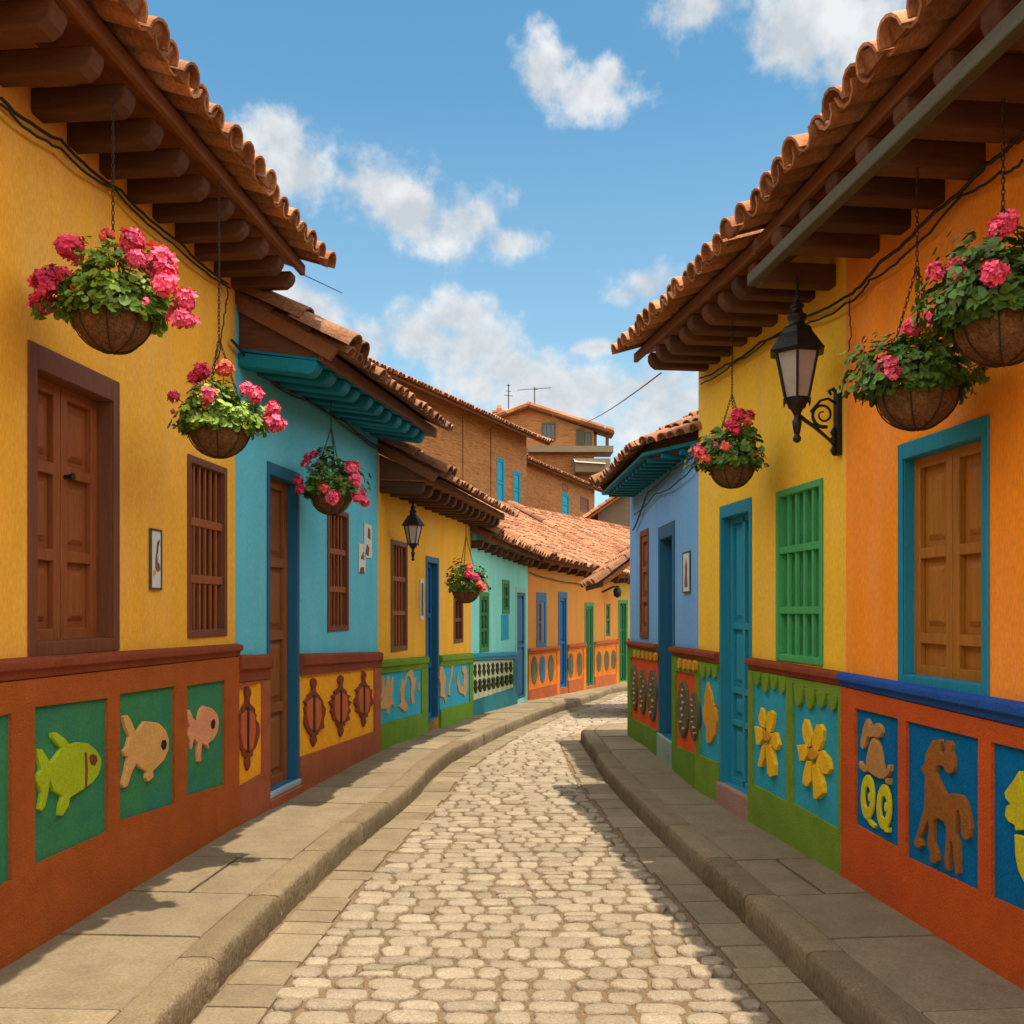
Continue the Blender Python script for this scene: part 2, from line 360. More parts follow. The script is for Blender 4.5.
def relief(parent, fac, pts, mat, name, n0=.016, th=.020, bevel=.004, closed=True):
    """pts in picture positions on the wall"""
    if pts and isinstance(pts[0][0], (int, float)): pts = [pts]
    o = None
    for k, pl in enumerate(pts):
        mb = MB(); mb.prism([fac.pix(u, v, n0+th) for u, v in pl], n0-.004, n0+th+k*.0017)
        q = fac.b(mb, name, mat, parent, bevel=bevel); o = o or q
    return o
def reliefsz(parent, fac, polys, mat, name, n0=.022, th=.03, bevel=.007):
    mb = MB()
    for k, pl in enumerate(polys): mb.prism(pl, n0-.004, n0+th+(k % 7)*.0017)
    return fac.b(mb, name, mat, parent, bevel=bevel)
def crop(pts, x0, y0, k): return [(x0+a/k, y0+b/k) for a, b in pts]
def ell(cx, cz, rx, rz, n=18, jit=0, a0=0): 
    return [(cx+rx*math.cos(2*math.pi*i/n+a0)*(1+random.uniform(-jit, jit)), cz+rz*math.sin(2*math.pi*i/n+a0)*(1+random.uniform(-jit, jit))) for i in range(n)]

def tile(mb, e, d, nd, t0, ln, r0, r1, lift0, lift1, cover=True, th=.014, seg=7, xt=0):
    """one barrel tile; e eave point, d up the slope, nd slope normal (in local s,n,z)"""
    vs = []; a_ = 0.0 if cover else math.pi
    c0 = e+d*t0+nd*lift0; c1 = e+d*(t0+ln)+nd*lift1+Vector((xt, 0, 0)); rnd = random.random()
    for c, r in ((c0, r0), (c1, r1)):
        for rad in (r, r-th):
            for i in range(seg+1):
                a = a_+math.pi*i/seg; vs.append(tuple(c+Vector((1, 0, 0))*(rad*math.cos(a))+nd*(rad*math.sin(a)*.92)))
    m = seg+1; fs = []
    for i in range(seg):
        fs.append((i, i+1, 2*m+i+1, 2*m+i)); fs.append((m+i, 3*m+i, 3*m+i+1, m+i+1)); fs.append((i, m+i, m+i+1, i+1)); fs.append((2*m+i, 2*m+i+1, 3*m+i+1, 3*m+i))
    fs.append((0, 2*m, 3*m, m)); fs.append((seg, m+seg, 3*m+seg, 2*m+seg))
    mb.add(vs, fs, rnd)
def roof(root, fac, s0, s1, o0, o1, ze0, ze1, slope, run, beammat, deckmat, tmat=None, beams=True, bstep=.31, sp=.2, rake0=False, rake1=False, ridge=False, back=1.2, fascia=True, fmat=None, bh=.13, bw=.12, seg=7, rakew=1.0, jit=1, btip=.16, bs=0):
    tmat = tmat or m_tile; th = math.radians(slope); d = Vector((0, -math.cos(th), math.sin(th))); nd = Vector((0, math.sin(th), math.cos(th)))
    f = lambda s: max(0, min(1, (s-s0)/(s1-s0))); O = lambda s: lerp(o0, o1, f(s)); Z = lambda s: lerp(ze0, ze1, f(s))
    P = lambda s, t, h: tuple(Vector((s, O(s), Z(s)))+d*t+nd*h)
    mb = MB(); rt = run
    mb.hexa([P(s0,.15,-.035), P(s1,.15,-.035), P(s1,rt,-.035), P(s0,rt,-.035), P(s0,.15,0), P(s1,.15,0), P(s1,rt,0), P(s0,rt,0)])
    # back slope
    A0 = Vector(P(s0, rt, 0)); A1 = Vector(P(s1, rt, 0)); bk = Vector((0, -math.cos(th), -math.sin(th)))*back
    mb.hexa([tuple(A0-nd*.035), tuple(A1-nd*.035), tuple(A1+bk-Vector((0,0,.035))), tuple(A0+bk-Vector((0,0,.035))), tuple(A0), tuple(A1), tuple(A1+bk), tuple(A0+bk)])
    deck = fac.b(mb, 'roof', deckmat, root)
    mt = MB(); s = s0+sp*.5; 
    while s < s1-.02:
        e = Vector((s, O(s), Z(s))); t = -.07+random.uniform(-.03, .03)*jit; k = 0; wob = random.uniform(-.015, .015)*jit; rj = random.uniform(.90, 1.10)
        e.x += wob
        while t < rt:
            tile(mt, e, d, nd, t, .42, .098*sp/.2*(rj if seg > 5 else 1), (.080 if seg > 5 else .090)*sp/.2, .050+random.uniform(0, .016 if seg > 5 else .010), (.030 if seg > 5 else .041), True, seg=seg, xt=random.uniform(-.012, .012)*jit)
            if k == 0 and seg > 5:   # mortar closing the end of the first tile
                c0 = e+d*(t+random.uniform(.03, .06))+nd*.052; rr = .092*sp/.2*rj; q_ = [tuple(c0+Vector((1, 0, 0))*(rr*math.cos(math.pi*i/7))+nd*(rr*.9*math.sin(math.pi*i/7))-d*(.03*math.sin(math.pi*i/7)*random.random())) for i in range(8)]
                mt.add(q_+[tuple(Vector(p)+d*.05) for p in q_], [tuple(range(8)), tuple(range(15, 7, -1))]+[(i, (i+1) % 8, 8+(i+1) % 8, 8+i) for i in range(8)], .1)
            t += .34; k += 1
        e2 = Vector((s+sp*.5, O(s), Z(s)))
        t = -.05+random.uniform(-.02, .02)*jit
        while t < rt and s+sp < s1+.05:
            tile(mt, e2, d, nd, t, .42, .088*sp/.2, .088*sp/.2, .105, .085, False, seg=max(4, seg-2)); t += .34
        s += sp
    for on, ss, sg in ((rake0, s0, 1), (rake1, s1, -1)):
        if on:
            for row in (0, 1):
                e = Vector((ss+sg*(.02+row*.19), O(ss), Z(ss))); t = -.09
                while t < rt: tile(mt, e, d, nd, t, .52, .115*rakew, .100*rakew, .10+random.uniform(0, .015), .085, True, seg=seg); t += .43
    if ridge:
        x = s0
        while x < s1:
            c = Vector(P(x, rt, .06)); mt.tube([c+Vector((0, 0, .02)), Vector(P(min(x+.42, s1), rt, .06))], [.13, .115], 10); x += .36
    fac.b(mt, 'tile_rows', tmat, deck, smooth=True)
    if fascia:
        mb = MB(); tt_ = math.tan(th)
        mb.hexa([(s0,o0-.135,ze0-.036),(s1,o1-.135,ze1-.036),(s1,o1-.095,ze1-.036),(s0,o0-.095,ze0-.036),(s0,o0-.135,ze0+.135*tt_+.012),(s1,o1-.135,ze1+.135*tt_+.012),(s1,o1-.095,ze1+.105*tt_+.004),(s0,o0-.095,ze0+.105*tt_+.004)])
        fac.b(mb, 'eave_board', fmat or m_fascia, root, bevel=.008)
    for on, ss, sg in ((rake0, s0, 1), (rake1, s1, -1)):
        if on:
            mb = MB(); a = ss-sg*.03; b = ss+sg*.012
            mb.hexa([P(a,0.02,-.055), P(b,0.02,-.055), P(b,rt,-.055), P(a,rt,-.055), P(a,0,.05), P(b,0,.05), P(b,rt,.05), P(a,rt,.05)])
            fac.b(mb, 'barge_board', fmat or m_fascia, root)
    if beams:
        s = s0+(.07 if rake0 else .16)
        while s < s1-.05:
            b0 = Z(s)-.035-bh; tp = O(s)-btip+random.uniform(-.015, .015); w = bw*random.uniform(.85, 1.1)/2; j = random.uniform(-.008, .008); dz = random.uniform(-.006, .006)
            sec = [(-.10, b0+dz+bs), (tp-.06, b0+dz), (tp-.02, b0+.03+dz), (tp, b0+.07), (tp, b0+bh), (-.10, b0+bh+bs)]
            bm_ = MB(); bm_.prof(sec, s-w+j, s+w+j); fac.b(bm_, 'beam', beammat, root, bevel=.013, bseg=2); s += bstep
    return deck
def body(root, fac, s0, s1, depth, zb, zt, mat, o, ze, slope, run):
    """side and back walls with gables under the roof"""
    tan = math.tan(math.radians(slope)); zr = lambda n: ze+(o-n)*tan-.04
    nr = o-run*math.cos(math.radians(slope)); nb = -depth
    zback = ze+(o-nr)*tan-(nr-nb)*tan-.05
    for s in (s0, s1):
        sg = 1 if s == s0 else -1
        mb = MB(); sec = [(-.35, zb), (-.35, zr(-.35)), (nr, zr(nr)), (nb, max(zback, zb+.5)), (nb, zb)]
        mb.prof(sec, s, s+sg*.25); fac.b(mb, 'side_wall', mat, root)
    mb = MB(); mb.box(s0+.25, s1-.25, nb, nb+.2, zb, max(zback, zb+.5)); fac.b(mb, 'back_wall', mat, root)
def cable(fac, pts, r, label, wob=.0035, n=.05):
    """cable tacked along a wall; pts picture positions"""
    mb = MB(); P = []
    for (u0, v0), (u1, v1) in zip(pts, pts[1:]):
        for k in range(8):
            t = k/8; q, z = fac.pix(lerp(u0, u1, t), lerp(v0, v1, t), n); P.append(fac.W(q, n+random.uniform(-.006, .006), z-.02*math.sin(math.pi*t)+random.uniform(-wob, wob)))
    q, z = fac.pix(*pts[-1], n); P.append(fac.W(q, n, z))
    mb.tube(P, r, 5); o = mb.build('cable', m_black, smooth=True); return tag(o, label, 'cable', 'cables along the house walls')

# ------------------------------------------------------------------ plan of the lane
def ext(p0, p1, y):
    t = (y-p0[1])/(p1[1]-p0[1]); return (lerp(p0[0], p1[0], t), y)
a0, a1 = gp(0, 965), gp(235, 825)
LP = [ext(a0, a1, -3.0), a1, gp(378, 750.5), gp(471, 716), gp(527.6, 700.5), gp(617, 683.5)]
LP.append((LP[-1][0]+5.5, LP[-1][1]+8.5))
b0, b1 = gp(1024, 985), gp(846, 876)
RP = [ext(b0, b1, -3.0), b1, gp(698.5, 789), gp(630, 735)]
ZB = -.9

# ---- ground, lane, pavements
def catmull(P, step=.05):
    P = [Vector(p) for p in P]; out = []
    for i in range(len(P)-1):
        p0 = P[max(i-1, 0)]; p1 = P[i]; p2 = P[i+1]; p3 = P[min(i+2, len(P)-1)]
        n = max(2, int((p2-p1).length/step))
        for k in range(n):
            t = k/n; out.append(.5*((2*p1)+(-p0+p2)*t+(2*p0-5*p1+4*p2-p3)*t*t+(-p0+3*p1-3*p2+p3)*t**3))
    out.append(P[-1]); return out
KLp = [(-1.62, -3), (-1.50, 0), (-1.44, 2.4)]+[gp(u, v, -.15) for u, v in ((185,1024),(256,946),(346,856),(412,800),(440,771),(486,743),(529,723),(564,710),(597,699),(622,691.5))]
KLp.append((KLp[-1][0]+3.0, KLp[-1][1]+4)); KLp.append((KLp[-1][0]+3.0, KLp[-1][1]+5))
KRp = [(2.1, -3), (1.78, 0), (1.6, 2.2)]+[gp(u, v, -.15) for u, v in ((846,1019),(703,879),(643,819.5),(603,776),(585,747))]
x, y = KRp[-1]; KRp += [(x+.03, y+.9), (x+.25, y+1.6), (x+.8, y+2.1), (x+2.2, y+2.5), (x+5.5, y+3.2)]
KL = catmull(KLp); KR = catmull(KRp)
def resample(C, ds):
    out = [C[0]]; acc = 0
    for a, b in zip(C, C[1:]):
        l = (b-a).length
        while acc+l >= ds:
            t = (ds-acc)/l; a = a.lerp(b, t); out.append(a.copy()); l = (b-a).length; acc = 0
        acc += l
    return out
KL = resample(KL, .05); KR = resample(KR, .05)
def normal(C, i): 
    t = (C[min(i+1, len(C)-1)]-C[max(i-1, 0)]).normalized(); return Vector((-t.y, t.x))   # left of travel
def off(C, i, d, side):  # side: +1 = towards the lane
    n = normal(C, i); return C[i]+n*d*side
def seg_hit(p, d, wl):
    best = None
    for a, b in zip(wl, wl[1:]):
        a = Vector(a); b = Vector(b); e = b-a; det = d.x*(-e.y)+e.x*d.y
        if abs(det) < 1e-9: continue
        r = a-p; t = (r.x*(-e.y)+e.x*r.y)/det; q = (d.x*r.y-d.y*r.x)/det
        if t > 0 and -.001 <= q <= 1.001 and (best is None or t < best): best = t
    return best
def struct(o): o['kind'] = 'structure'; return o
# far ground sheet
def hill(x, y):
    d = math.hypot(x, y-10)
    h = -1.0-.0*d
    if y > 30: h += min(1, (y-30)/60)*7*min(1, max(0, (y-30)/20))
    if d > 120: h += 6*math.sin(x*.01+1)*math.sin(y*.012)*min(1, (d-120)/200)
    return h
mb = MB(); n = 70; R = 900
cs = [math.copysign(abs(-1+2*i/n)**2.2, -1+2*i/n)*R for i in range(n+1)]
vs = [(x, y+10, hill(x, y+10)) for y in cs for x in cs]
mb.add(vs, [(j*(n+1)+i, j*(n+1)+i+1, (j+1)*(n+1)+i+1, (j+1)*(n+1)+i) for j in range(n) for i in range(n)])
struct(mb.build('ground', m_earth, smooth=True, recalc=False))

def pavement(K, side, wl, name, kname, sl=.86, kl=.85, wmax=2.6):
    """side: direction of the lane relative to the kerb's left normal"""
    n = len(K); hits = []
    for i in range(n):
        nn = normal(K, i)*(-side); h = seg_hit(K[i], nn, wl)
        hits.append(min((h if h else wmax), wmax)+.06)
    # smooth
    hits = [sum(hits[max(0, i-6):i+7])/len(hits[max(0, i-6):i+7]) for i in range(n)]
    mbs = MB(); mbk = MB(); rng = random.Random(len(name))
    kw = .17
    # joint bed under the slabs
    st = 10; vs = []
    idx = list(range(0, n, st))
    for i in idx:
        a = off(K, i, -.06, side); b = off(K, i, -hits[i], side); z = G(K[i].y)-.022
        vs += [(a.x, a.y, z), (b.x, b.y, z)]
    mbs.add(vs, [(2*k, 2*k+1, 2*k+3, 2*k+2) for k in range(len(idx)-1)], .1)
    i = 0
    while i < n-2:
        L_ = max(4, int(sl*rng.uniform(.8, 1.2)/.05)); j = min(i+L_, n-1)
        cuts = [0, 1]
        if rng.random() < .07: cuts = [0, rng.uniform(.35, .65), 1]
        for c0, c1 in zip(cuts, cuts[1:]):
            rows = []; dz = rng.uniform(-.004, .004); g = .008; sk = rng.uniform(-.03, .03)
            steps = list(range(i, j+1, 3)); steps = steps if steps[-1] == j else steps+[j]
            ring_t = []; A = []; B = []
            for q, k in enumerate(steps):
                h0 = kw+.006; h1 = hits[k]; a = lerp(h0, h1, c0)+(g if c0 > 0 else 0); b = lerp(h0, h1, c1)-(g if c1 < 1 else 0)
                A.append(off(K, k, -a, side)); B.append(off(K, k, -b, side))
            ta = (A[-1]-A[0]).normalized() if (A[-1]-A[0]).length > 0 else Vector((0, 1)); A[0] = A[0]+ta*g; A[-1] = A[-1]-ta*g; B[0] = B[0]+ta*(g+0); B[-1] = B[-1]-ta*(g)
            vs = []; m = len(A)
            def zz(p): return G(p.y)+dz
            for P_, Q_ in ((A, B),):
                for a, b in zip(P_, Q_):
                    ab = (b-a).normalized(); e = .007
                    vs += [(a.x, a.y, zz(a)-.03), (a.x, a.y, zz(a)-.006)]
                    a2 = a+ab*e; b2 = b-ab*e
                    vs += [(a2.x, a2.y, zz(a)), (b2.x, b2.y, zz(b)), (b.x, b.y, zz(b)-.006), (b.x, b.y, zz(b)-.03)]
            fs = [(k*6+q, k*6+q+1, (k+1)*6+q+1, (k+1)*6+q) for k in range(m-1) for q in range(5)]
            fs += [tuple(range(6)), tuple(range((m-1)*6+5, (m-1)*6-1, -1))]
            mbs.add(vs, fs, rng.random())
        i = j
    struct(mbs.build(name, m_rock, smooth=False))
    # kerb stones
    i = 0
    while i < n-2:
        L_ = max(4, int(kl*rng.uniform(.75, 1.2)/.05)); j = min(i+L_, n-1); vs = []; m = 0; ww = rng.uniform(-.006, .006); r_ = rng.random()
        ks = list(range(i, j+1)); 
        for k in ks:
            endf = 1 if k in (i, j) else 0
            c = rng.uniform(-.006, .006)+ww-(.006*endf); z = G(K[k].y)-(.006*endf)
            for (dd, h) in ((kw, -.03), (kw, -.004), (.10, .001+rng.uniform(-.001, .001)), (.030+c*.4, -.001+rng.uniform(-.002, .002)), (.012+c*.7, -.008+rng.uniform(-.004, .003)), (.001+c, -.026+rng.uniform(-.006, .004)), (.000+c+rng.uniform(-.004, .004), -.085), (-.004+c+rng.uniform(-.004, .004), -.21)):
                p = off(K, k, -dd, side)
                if k == i: p = p+(K[k+1]-K[k]).normalized()*.007
                if k == j: p = p-(K[k]-K[k-1]).normalized()*.007
                vs.append((p.x, p.y, z+h))
            m += 1
        q = 8; fs = [(a*q+b, a*q+b+1, (a+1)*q+b+1, (a+1)*q+b) for a in range(m-1) for b in range(q-1)]+[tuple(range(q)), tuple(range((m-1)*q+q-1, (m-1)*q-1, -1))]
        mbk.add(vs, fs, r_); i = j
    struct(mbk.build(kname, m_kerb, smooth=True))
pavement(KL, -1, LP, 'pavement', 'kerb')
RPx = RP+[(RP[-1][0]+4.7, RP[-1][1]+1.2)]
pavement(KR, 1, RPx, 'pavement', 'kerb', wmax=2.4)

# lane surface: mortar bed + stones
def bound(K, y, kmax=None):
    for a, b in zip(K, K[1:]):
        if (a.y-y)*(b.y-y) <= 0 and a.y != b.y:
            return lerp(a.x, b.x, (y-a.y)/(b.y-a.y))
    return None
ymaxR = max(p.y for p in KR)
def lane_edges(y):
    xl = bound(KL, y)
    if y < KRp[-4][1]: xr = bound(KR, y)
    else:
        xr = bound(KR, y) or 9
        if xr > 9: xr = 9
    return xl, xr
mb = MB(); vs = []; ys = [-2+i*.25 for i in range(int(36/.25))]
for y in ys:
    xl, xr = lane_edges(y); xl = xl if xl is not None else KL[-1].x; xr = xr if xr else 9
    for k in range(9): vs.append((lerp(xl-.15, xr+.15, k/8), y, G(y)-.166))
mb.add(vs, [(j*9+i, j*9+i+1, (j+1)*9+i+1, (j+1)*9+i) for j in range(len(ys)-1) for i in range(8)])
struct(mb.build('lane_bed', m_mort, recalc=False))
mb = MB(); rng = random.Random(5)
def stone(cx, cy, w, h, rot, z, rows=1):
    n = 11; sq = rng.uniform(2.6, 5.5); vs = []; rr = rng.random(); wb = [rng.uniform(-.12, .06) for _ in range(n)]; dz = rng.uniform(-.004, .007)
    tilt = (rng.uniform(-.03, .03), rng.uniform(-.03, .03))
    for (f, hz) in ((1.03, -.03), (1.0, -.004), (.96, .005), (.84, .009)):
        for k in range(n):
            a = 2*math.pi*k/n+.1; c, s_ = math.cos(a), math.sin(a); q = (abs(c)**sq+abs(s_)**sq)**(-1/sq)*(1+wb[k])
            x_ = c*q*w/2*f; y_ = s_*q*h/2*f
            X = cx+x_*math.cos(rot)-y_*math.sin(rot); Y = cy+x_*math.sin(rot)+y_*math.cos(rot)
            vs.append((X, Y, z+hz+dz+tilt[0]*x_+tilt[1]*y_))
    vs.append((cx, cy, z+.010+dz)); c_ = len(vs)-1
    fs = [(r*n+k, r*n+(k+1) % n, (r+1)*n+(k+1) % n, (r+1)*n+k) for r in range(3) for k in range(n)]+[(3*n+k, 3*n+(k+1) % n, c_) for k in range(n)]
    mb.add(vs, fs, rr)
y = .6
while y < 30:
    rh = rng.uniform(.105, .165)*(1 if y < 14 else 1.2); xl, xr = lane_edges(y+rh/2)
    if xl is None: break
    xl2, _ = lane_edges(y+rh+.3); sl = ((xl2 or xl)-xl)/(rh/2+.3)
    gl = .30*math.sqrt(1+min(sl*sl, 9)); xs = xl+gl; xe = xr-(.31 if xr < 8.9 else 0)
    if xe > 7: xe = min(xe, 7)
    x = xs+rng.uniform(-.02, .03)
    while x < xe-.06:
        w = rng.uniform(.11, .25)*(1 if y < 14 else 1.25); 
        if x+w > xe-.05: w = xe-x
        if w > .06:
            t_ = (x-xs)/max(.1, xe-xs); yo = .10*math.sin(t_*3.1)*0+ rng.uniform(-.012, .012)+.02*math.sin(x*3+y)
            if w > .16 and rh > .14 and rng.random() < .10:
                stone(x+w/2, y+rh*.27+yo, w-.02, rh*.5-.012, rng.uniform(-.05, .05), G(y)-.158); stone(x+w/2, y+rh*.77+yo, w-.02, rh*.48-.012, rng.uniform(-.05, .05), G(y)-.158)
            else: stone(x+w/2, y+rh/2+yo, w-.009, rh*rng.uniform(.90, 1.02)-.005, rng.uniform(-.07, .07), G(y)-.158)
        x += w
    y += rh
struct(mb.build('cobbled_lane', m_cob, smooth=True))
mb = MB()
for K, side, mx in ((KL, -1, 30), (KR, 1, 30)):
    i = 0; n = len(K)
    while i < n-4:
        L_ = int(rng.uniform(.20, .45)/.05); j = min(i+L_, n-1)
        if K[i].y > mx: break
        vs = []; dz = rng.uniform(-.003, .003); g = .006; dd = rng.uniform(-.03, .012)
        ks = [i, (i+j)//2, j]
        for q, k in enumerate(ks):
            sh = (K[j]-K[i]).normalized()*(g if q == 0 else -g if q == 2 else 0); z = G(K[k].y)-.150+dz
            for d_, h in ((.022, -.03), (.024, -.005), (.032, 0), (.285+dd, 0), (.293+dd, -.005), (.295+dd, -.03)):
                p = off(K, k, d_, side)+sh; vs.append((p.x, p.y, z+h))
        mb.add(vs, [(a*6+b, a*6+b+1, (a+1)*6+b+1, (a+1)*6+b) for a in range(2) for b in range(5)]+[tuple(range(6)), tuple(range(17, 11, -1))], rng.random())
        i = j
struct(mb.build('gutter', m_rock, smooth=False))

# ------------------------------------------------------------------ colours of the houses
c_yel = (.66, .35, .05)
m_y1 = plaster('ochre_plaster', (.80, .39, .035))
m_blue = plaster('sky_blue_plaster', (.11, .46, .55))
m_y3 = plaster('gold_plaster', (.70, .34, .022))
m_mint = plaster('mint_plaster', (.20, .56, .45))
m_or5 = plaster('apricot_plaster', (.52, .20, .035), col2=(.36, .22, .04), c2amt=.6)
m_y6 = plaster('lemon_plaster', (.42, .25, .03))
m_org = plaster('orange_plaster', (.88, .27, .015))
m_y2 = plaster('yellow_plaster', (.82, .47, .03))
m_lb = plaster('periwinkle_plaster', (.165, .36, .62))
m_rust = stucco('rust_stucco', (.38, .092, .016), speck=.40, spscale=120); m_rust2 = stucco('brick_stucco', (.36, .10, .04), speck=.40, spscale=120)
m_railr = stucco('red_rail', (.24, .055, .022), bump=.6)
m_pgreen = stucco('teal_green_panel', (.042, .20, .075), bump=.35, col2=(.02, .16, .15), c2amt=.7)
m_porange = stucco('amber_panel', (.78, .34, .012), bump=.2, c2amt=.2)
m_lime = stucco('leaf_green_stucco', (.13, .24, .02), speck=.40, spscale=120); m_lime2 = stucco('lime_stucco', (.17, .27, .025), speck=.40, spscale=120)
m_turq = stucco('turquoise_panel', (.03, .30, .38), bump=.25)
m_cream = stucco('cream_panel', (.50, .48, .28), bump=.25)
m_orp = stucco('orange_field', (.62, .17, .015), bump=.3); m_redp = stucco('vermilion_panel', (.66, .085, .018), bump=.3)
m_cobalt = stucco('cobalt_rail', (.02, .085, .33), bump=.6); m_bluep = stucco('blue_panel', (.0, .12, .29), bump=.35)
m_ored = stucco('orange_red_stucco', (.52, .085, .014), speck=.40, spscale=120)
m_tealfr = wood('teal_frame', (.012, .20, .28), bump=.15, var=.06, c2amt=.25, rough=.6)
m_bluefr = wood('blue_frame', (.012, .10, .18), bump=.15, var=.06, c2amt=.25, rough=.6)
m_doorblue = wood('blue_door', (.0, .085, .22), bump=.2, var=.08, rough=.55)
m_doorteal = wood('teal_door', (.02, .23, .32), bump=.2, var=.08, rough=.55)
m_greenfr = wood('green_frame', (.06, .33, .10), bump=.2, var=.08, rough=.6)
m_greenf2 = wood('bottle_green_frame', (.035, .19, .06), bump=.15, var=.08)
m_greend = wood('dark_green_paint', (.015, .115, .04), bump=.2, var=.08, rough=.6)
m_mintfr = wood('mint_frame', (.20, .46, .36), bump=.15, var=.06, c2amt=.2)
m_fishg = stucco('lime_relief', (.33, .42, .012), bump=.3, c2amt=.2); m_fisho = stucco('sand_relief', (.62, .33, .10), bump=.3, c2amt=.2)
m_fishp = stucco('salmon_relief', (.64, .27, .13), bump=.3, c2amt=.2)
m_brr = stucco('brown_relief', (.20, .045, .02), bump=.4); m_brr2 = stucco('red_relief', (.50, .11, .03), bump=.3)
m_tan = stucco('tan_relief', (.46, .27, .11), bump=.4); m_stone = stucco('grey_relief', (.115, .105, .055), bump=.6)
m_dkg = stucco('dark_green_relief', (.035, .045, .018), bump=.4)
m_yrel = stucco('yellow_relief', (.72, .42, .015), bump=.3, c2amt=.25); m_orel = stucco('golden_relief', (.58, .26, .02), bump=.3)
m_horse = stucco('horse_brown_relief', (.27, .095, .018), bump=.5); m_tanr = stucco('fawn_relief', (.40, .20, .06), bump=.4); m_lemr = stucco('lemon_relief', (.52, .46, .015), bump=.3)
m_step = stucco('threshold_stone', (.30, .36, .38), bump=.3); m_pink = stucco('pink_step', (.36, .20, .15)); m_paleg = stucco('pale_green_step', (.26, .34, .25))
m_adobe = M('adobe_brick', (.38, .165, .055), .9, .25, 7, (.5, .5, 6), .9, 26, (.6, .6, 5), col2=(.19, .08, .028), c2amt=.8, c2scale=2, spec=.1, bdist=.03, speck=.6, spscale=9, spstretch=(.5, .5, 3.2))
m_stain = plaster('weathered_band', (.30, .26, .20))
m_win = M('window_pane', (.03, .035, .035), .15, .2, 3, bump=0, spec=.6)

# ================================================================== LEFT 1: ochre house
FA = Fac(LP[0], LP[1], -1); r = FA.root('house', 'ochre yellow house front with brown wooden shutters and fish reliefs at the left edge', 'house')
top = line(FA, 0, 683, 235, 657); rt = line(FA, 0, 661, 235, 645)
fr, i1 = opening(r, FA, rect(FA, 27, 118, 361, 654), .07, .14, m_frameb, 'w', 'window', wt=.12, proud=.012, label='tall double shuttered window with panelled brown leaves')
mid = (i1[0]+i1[1])/2
leaf(fr, FA, (i1[0], mid-.004, i1[2], i1[3]), -.13, m_shut, (1, 1.1, 1), 'shutter', st=.06)
leaf(fr, FA, (mid+.004, i1[1], i1[2], i1[3]), -.13, m_shut, (1, 1.1, 1), 'shutter', st=.06)
knob(fr, FA, mid+.035, -.09, i1[2]+.85, m_iron)
f2, i2 = opening(r, FA, rect(FA, 187, 226, 461, 637), .05, .1, m_frameb, 'w', 'window', label='narrow barred window with brown wooden rails')
grille(f2, FA, i2, -.02, m_shut, (.31, .655), 5, .022, m_frameb)
wall(r, FA, 0, FA.L, -.9, 4.47, [grow(i1), grow(i2)], m_y1)
pan = [(-60,12,730,713,925,880), (35,108,707,698,865,832), (120,175,694,686,821,804), (187,225,686,680,796,785)]
dd, po = dado(r, FA, [(0, FA.L)], top, ZB, [(-260,-78,775,735,1140,960)]+pan, m_rust, m_pgreen)
railing(r, FA, [(0, FA.L+.02)], rt, top, m_railr)
k3 = 340/1024*3.0118; C3 = lambda p: crop(p, 0, 640, 3.0118)
relief(po[2], FA, C3([(115,330),(128,328),(155,372),(175,345),(188,325),(160,295),(158,280),(172,278),(195,295),(212,316),(235,308),(265,310),(290,330),(305,355),(307,375),(298,405),(280,430),(255,448),(228,465),(212,475),(208,500),(190,530),(180,528),(182,500),(190,470),(165,455),(152,420),(150,440),(138,500),(128,515),(120,510),(128,460),(112,425),(116,405),(126,392),(118,360)]), m_fishg, 'fish_relief')
relief(po[2], FA, [C3([(274,347),(284,343),(293,350),(295,364),(288,377),(278,376),(273,362)]), C3([(258,338),(262,338),(265,390),(263,447),(259,447),(260,390)])], m_brr, 'fish_eye', n0=.034, th=.008)
relief(po[3], FA, C3([(373,232),(385,226),(395,240),(412,282),(425,262),(438,245),(455,246),(480,250),(500,272),(510,300),(508,332),(495,362),(475,382),(462,396),(464,412),(448,427),(441,415),(444,397),(425,386),(412,372),(400,395),(385,440),(374,446),(370,435),(380,395),(388,352),(378,350),(374,335),(384,322),(392,290),(380,262)]), m_fisho, 'fish_relief')
relief(po[3], FA, C3([(491,302),(500,300),(504,312),(501,328),(493,331),(487,318)]), m_dark, 'fish_eye', n0=.034, th=.008)
relief(po[4], FA, C3([(565,212),(573,210),(584,238),(598,245),(604,212),(615,198),(640,206),(655,222),(660,245),(657,275),(645,298),(628,312),(632,330),(622,318),(610,312),(606,345),(607,365),(598,367),(597,340),(598,312),(585,298),(578,330),(575,310),(568,288),(574,262),(568,240)]), m_fishp, 'fish_relief')
relief(po[4], FA, C3([(640,242),(648,238),(650,250),(647,266),(640,268),(637,254)]), m_dark, 'fish_eye', n0=.034, th=.008)
roof(r, FA, 0, FA.L+.04, .66, .62, 4.12, 4.12, 20, 2.4, m_beam, m_deck, fmat=m_fascia, sp=.185, bh=.115, bw=.11)
body(r, FA, 0, FA.L, 5, ZB, 4, m_y1, .7, 4.15, 20, 2.4)
FA_r = r

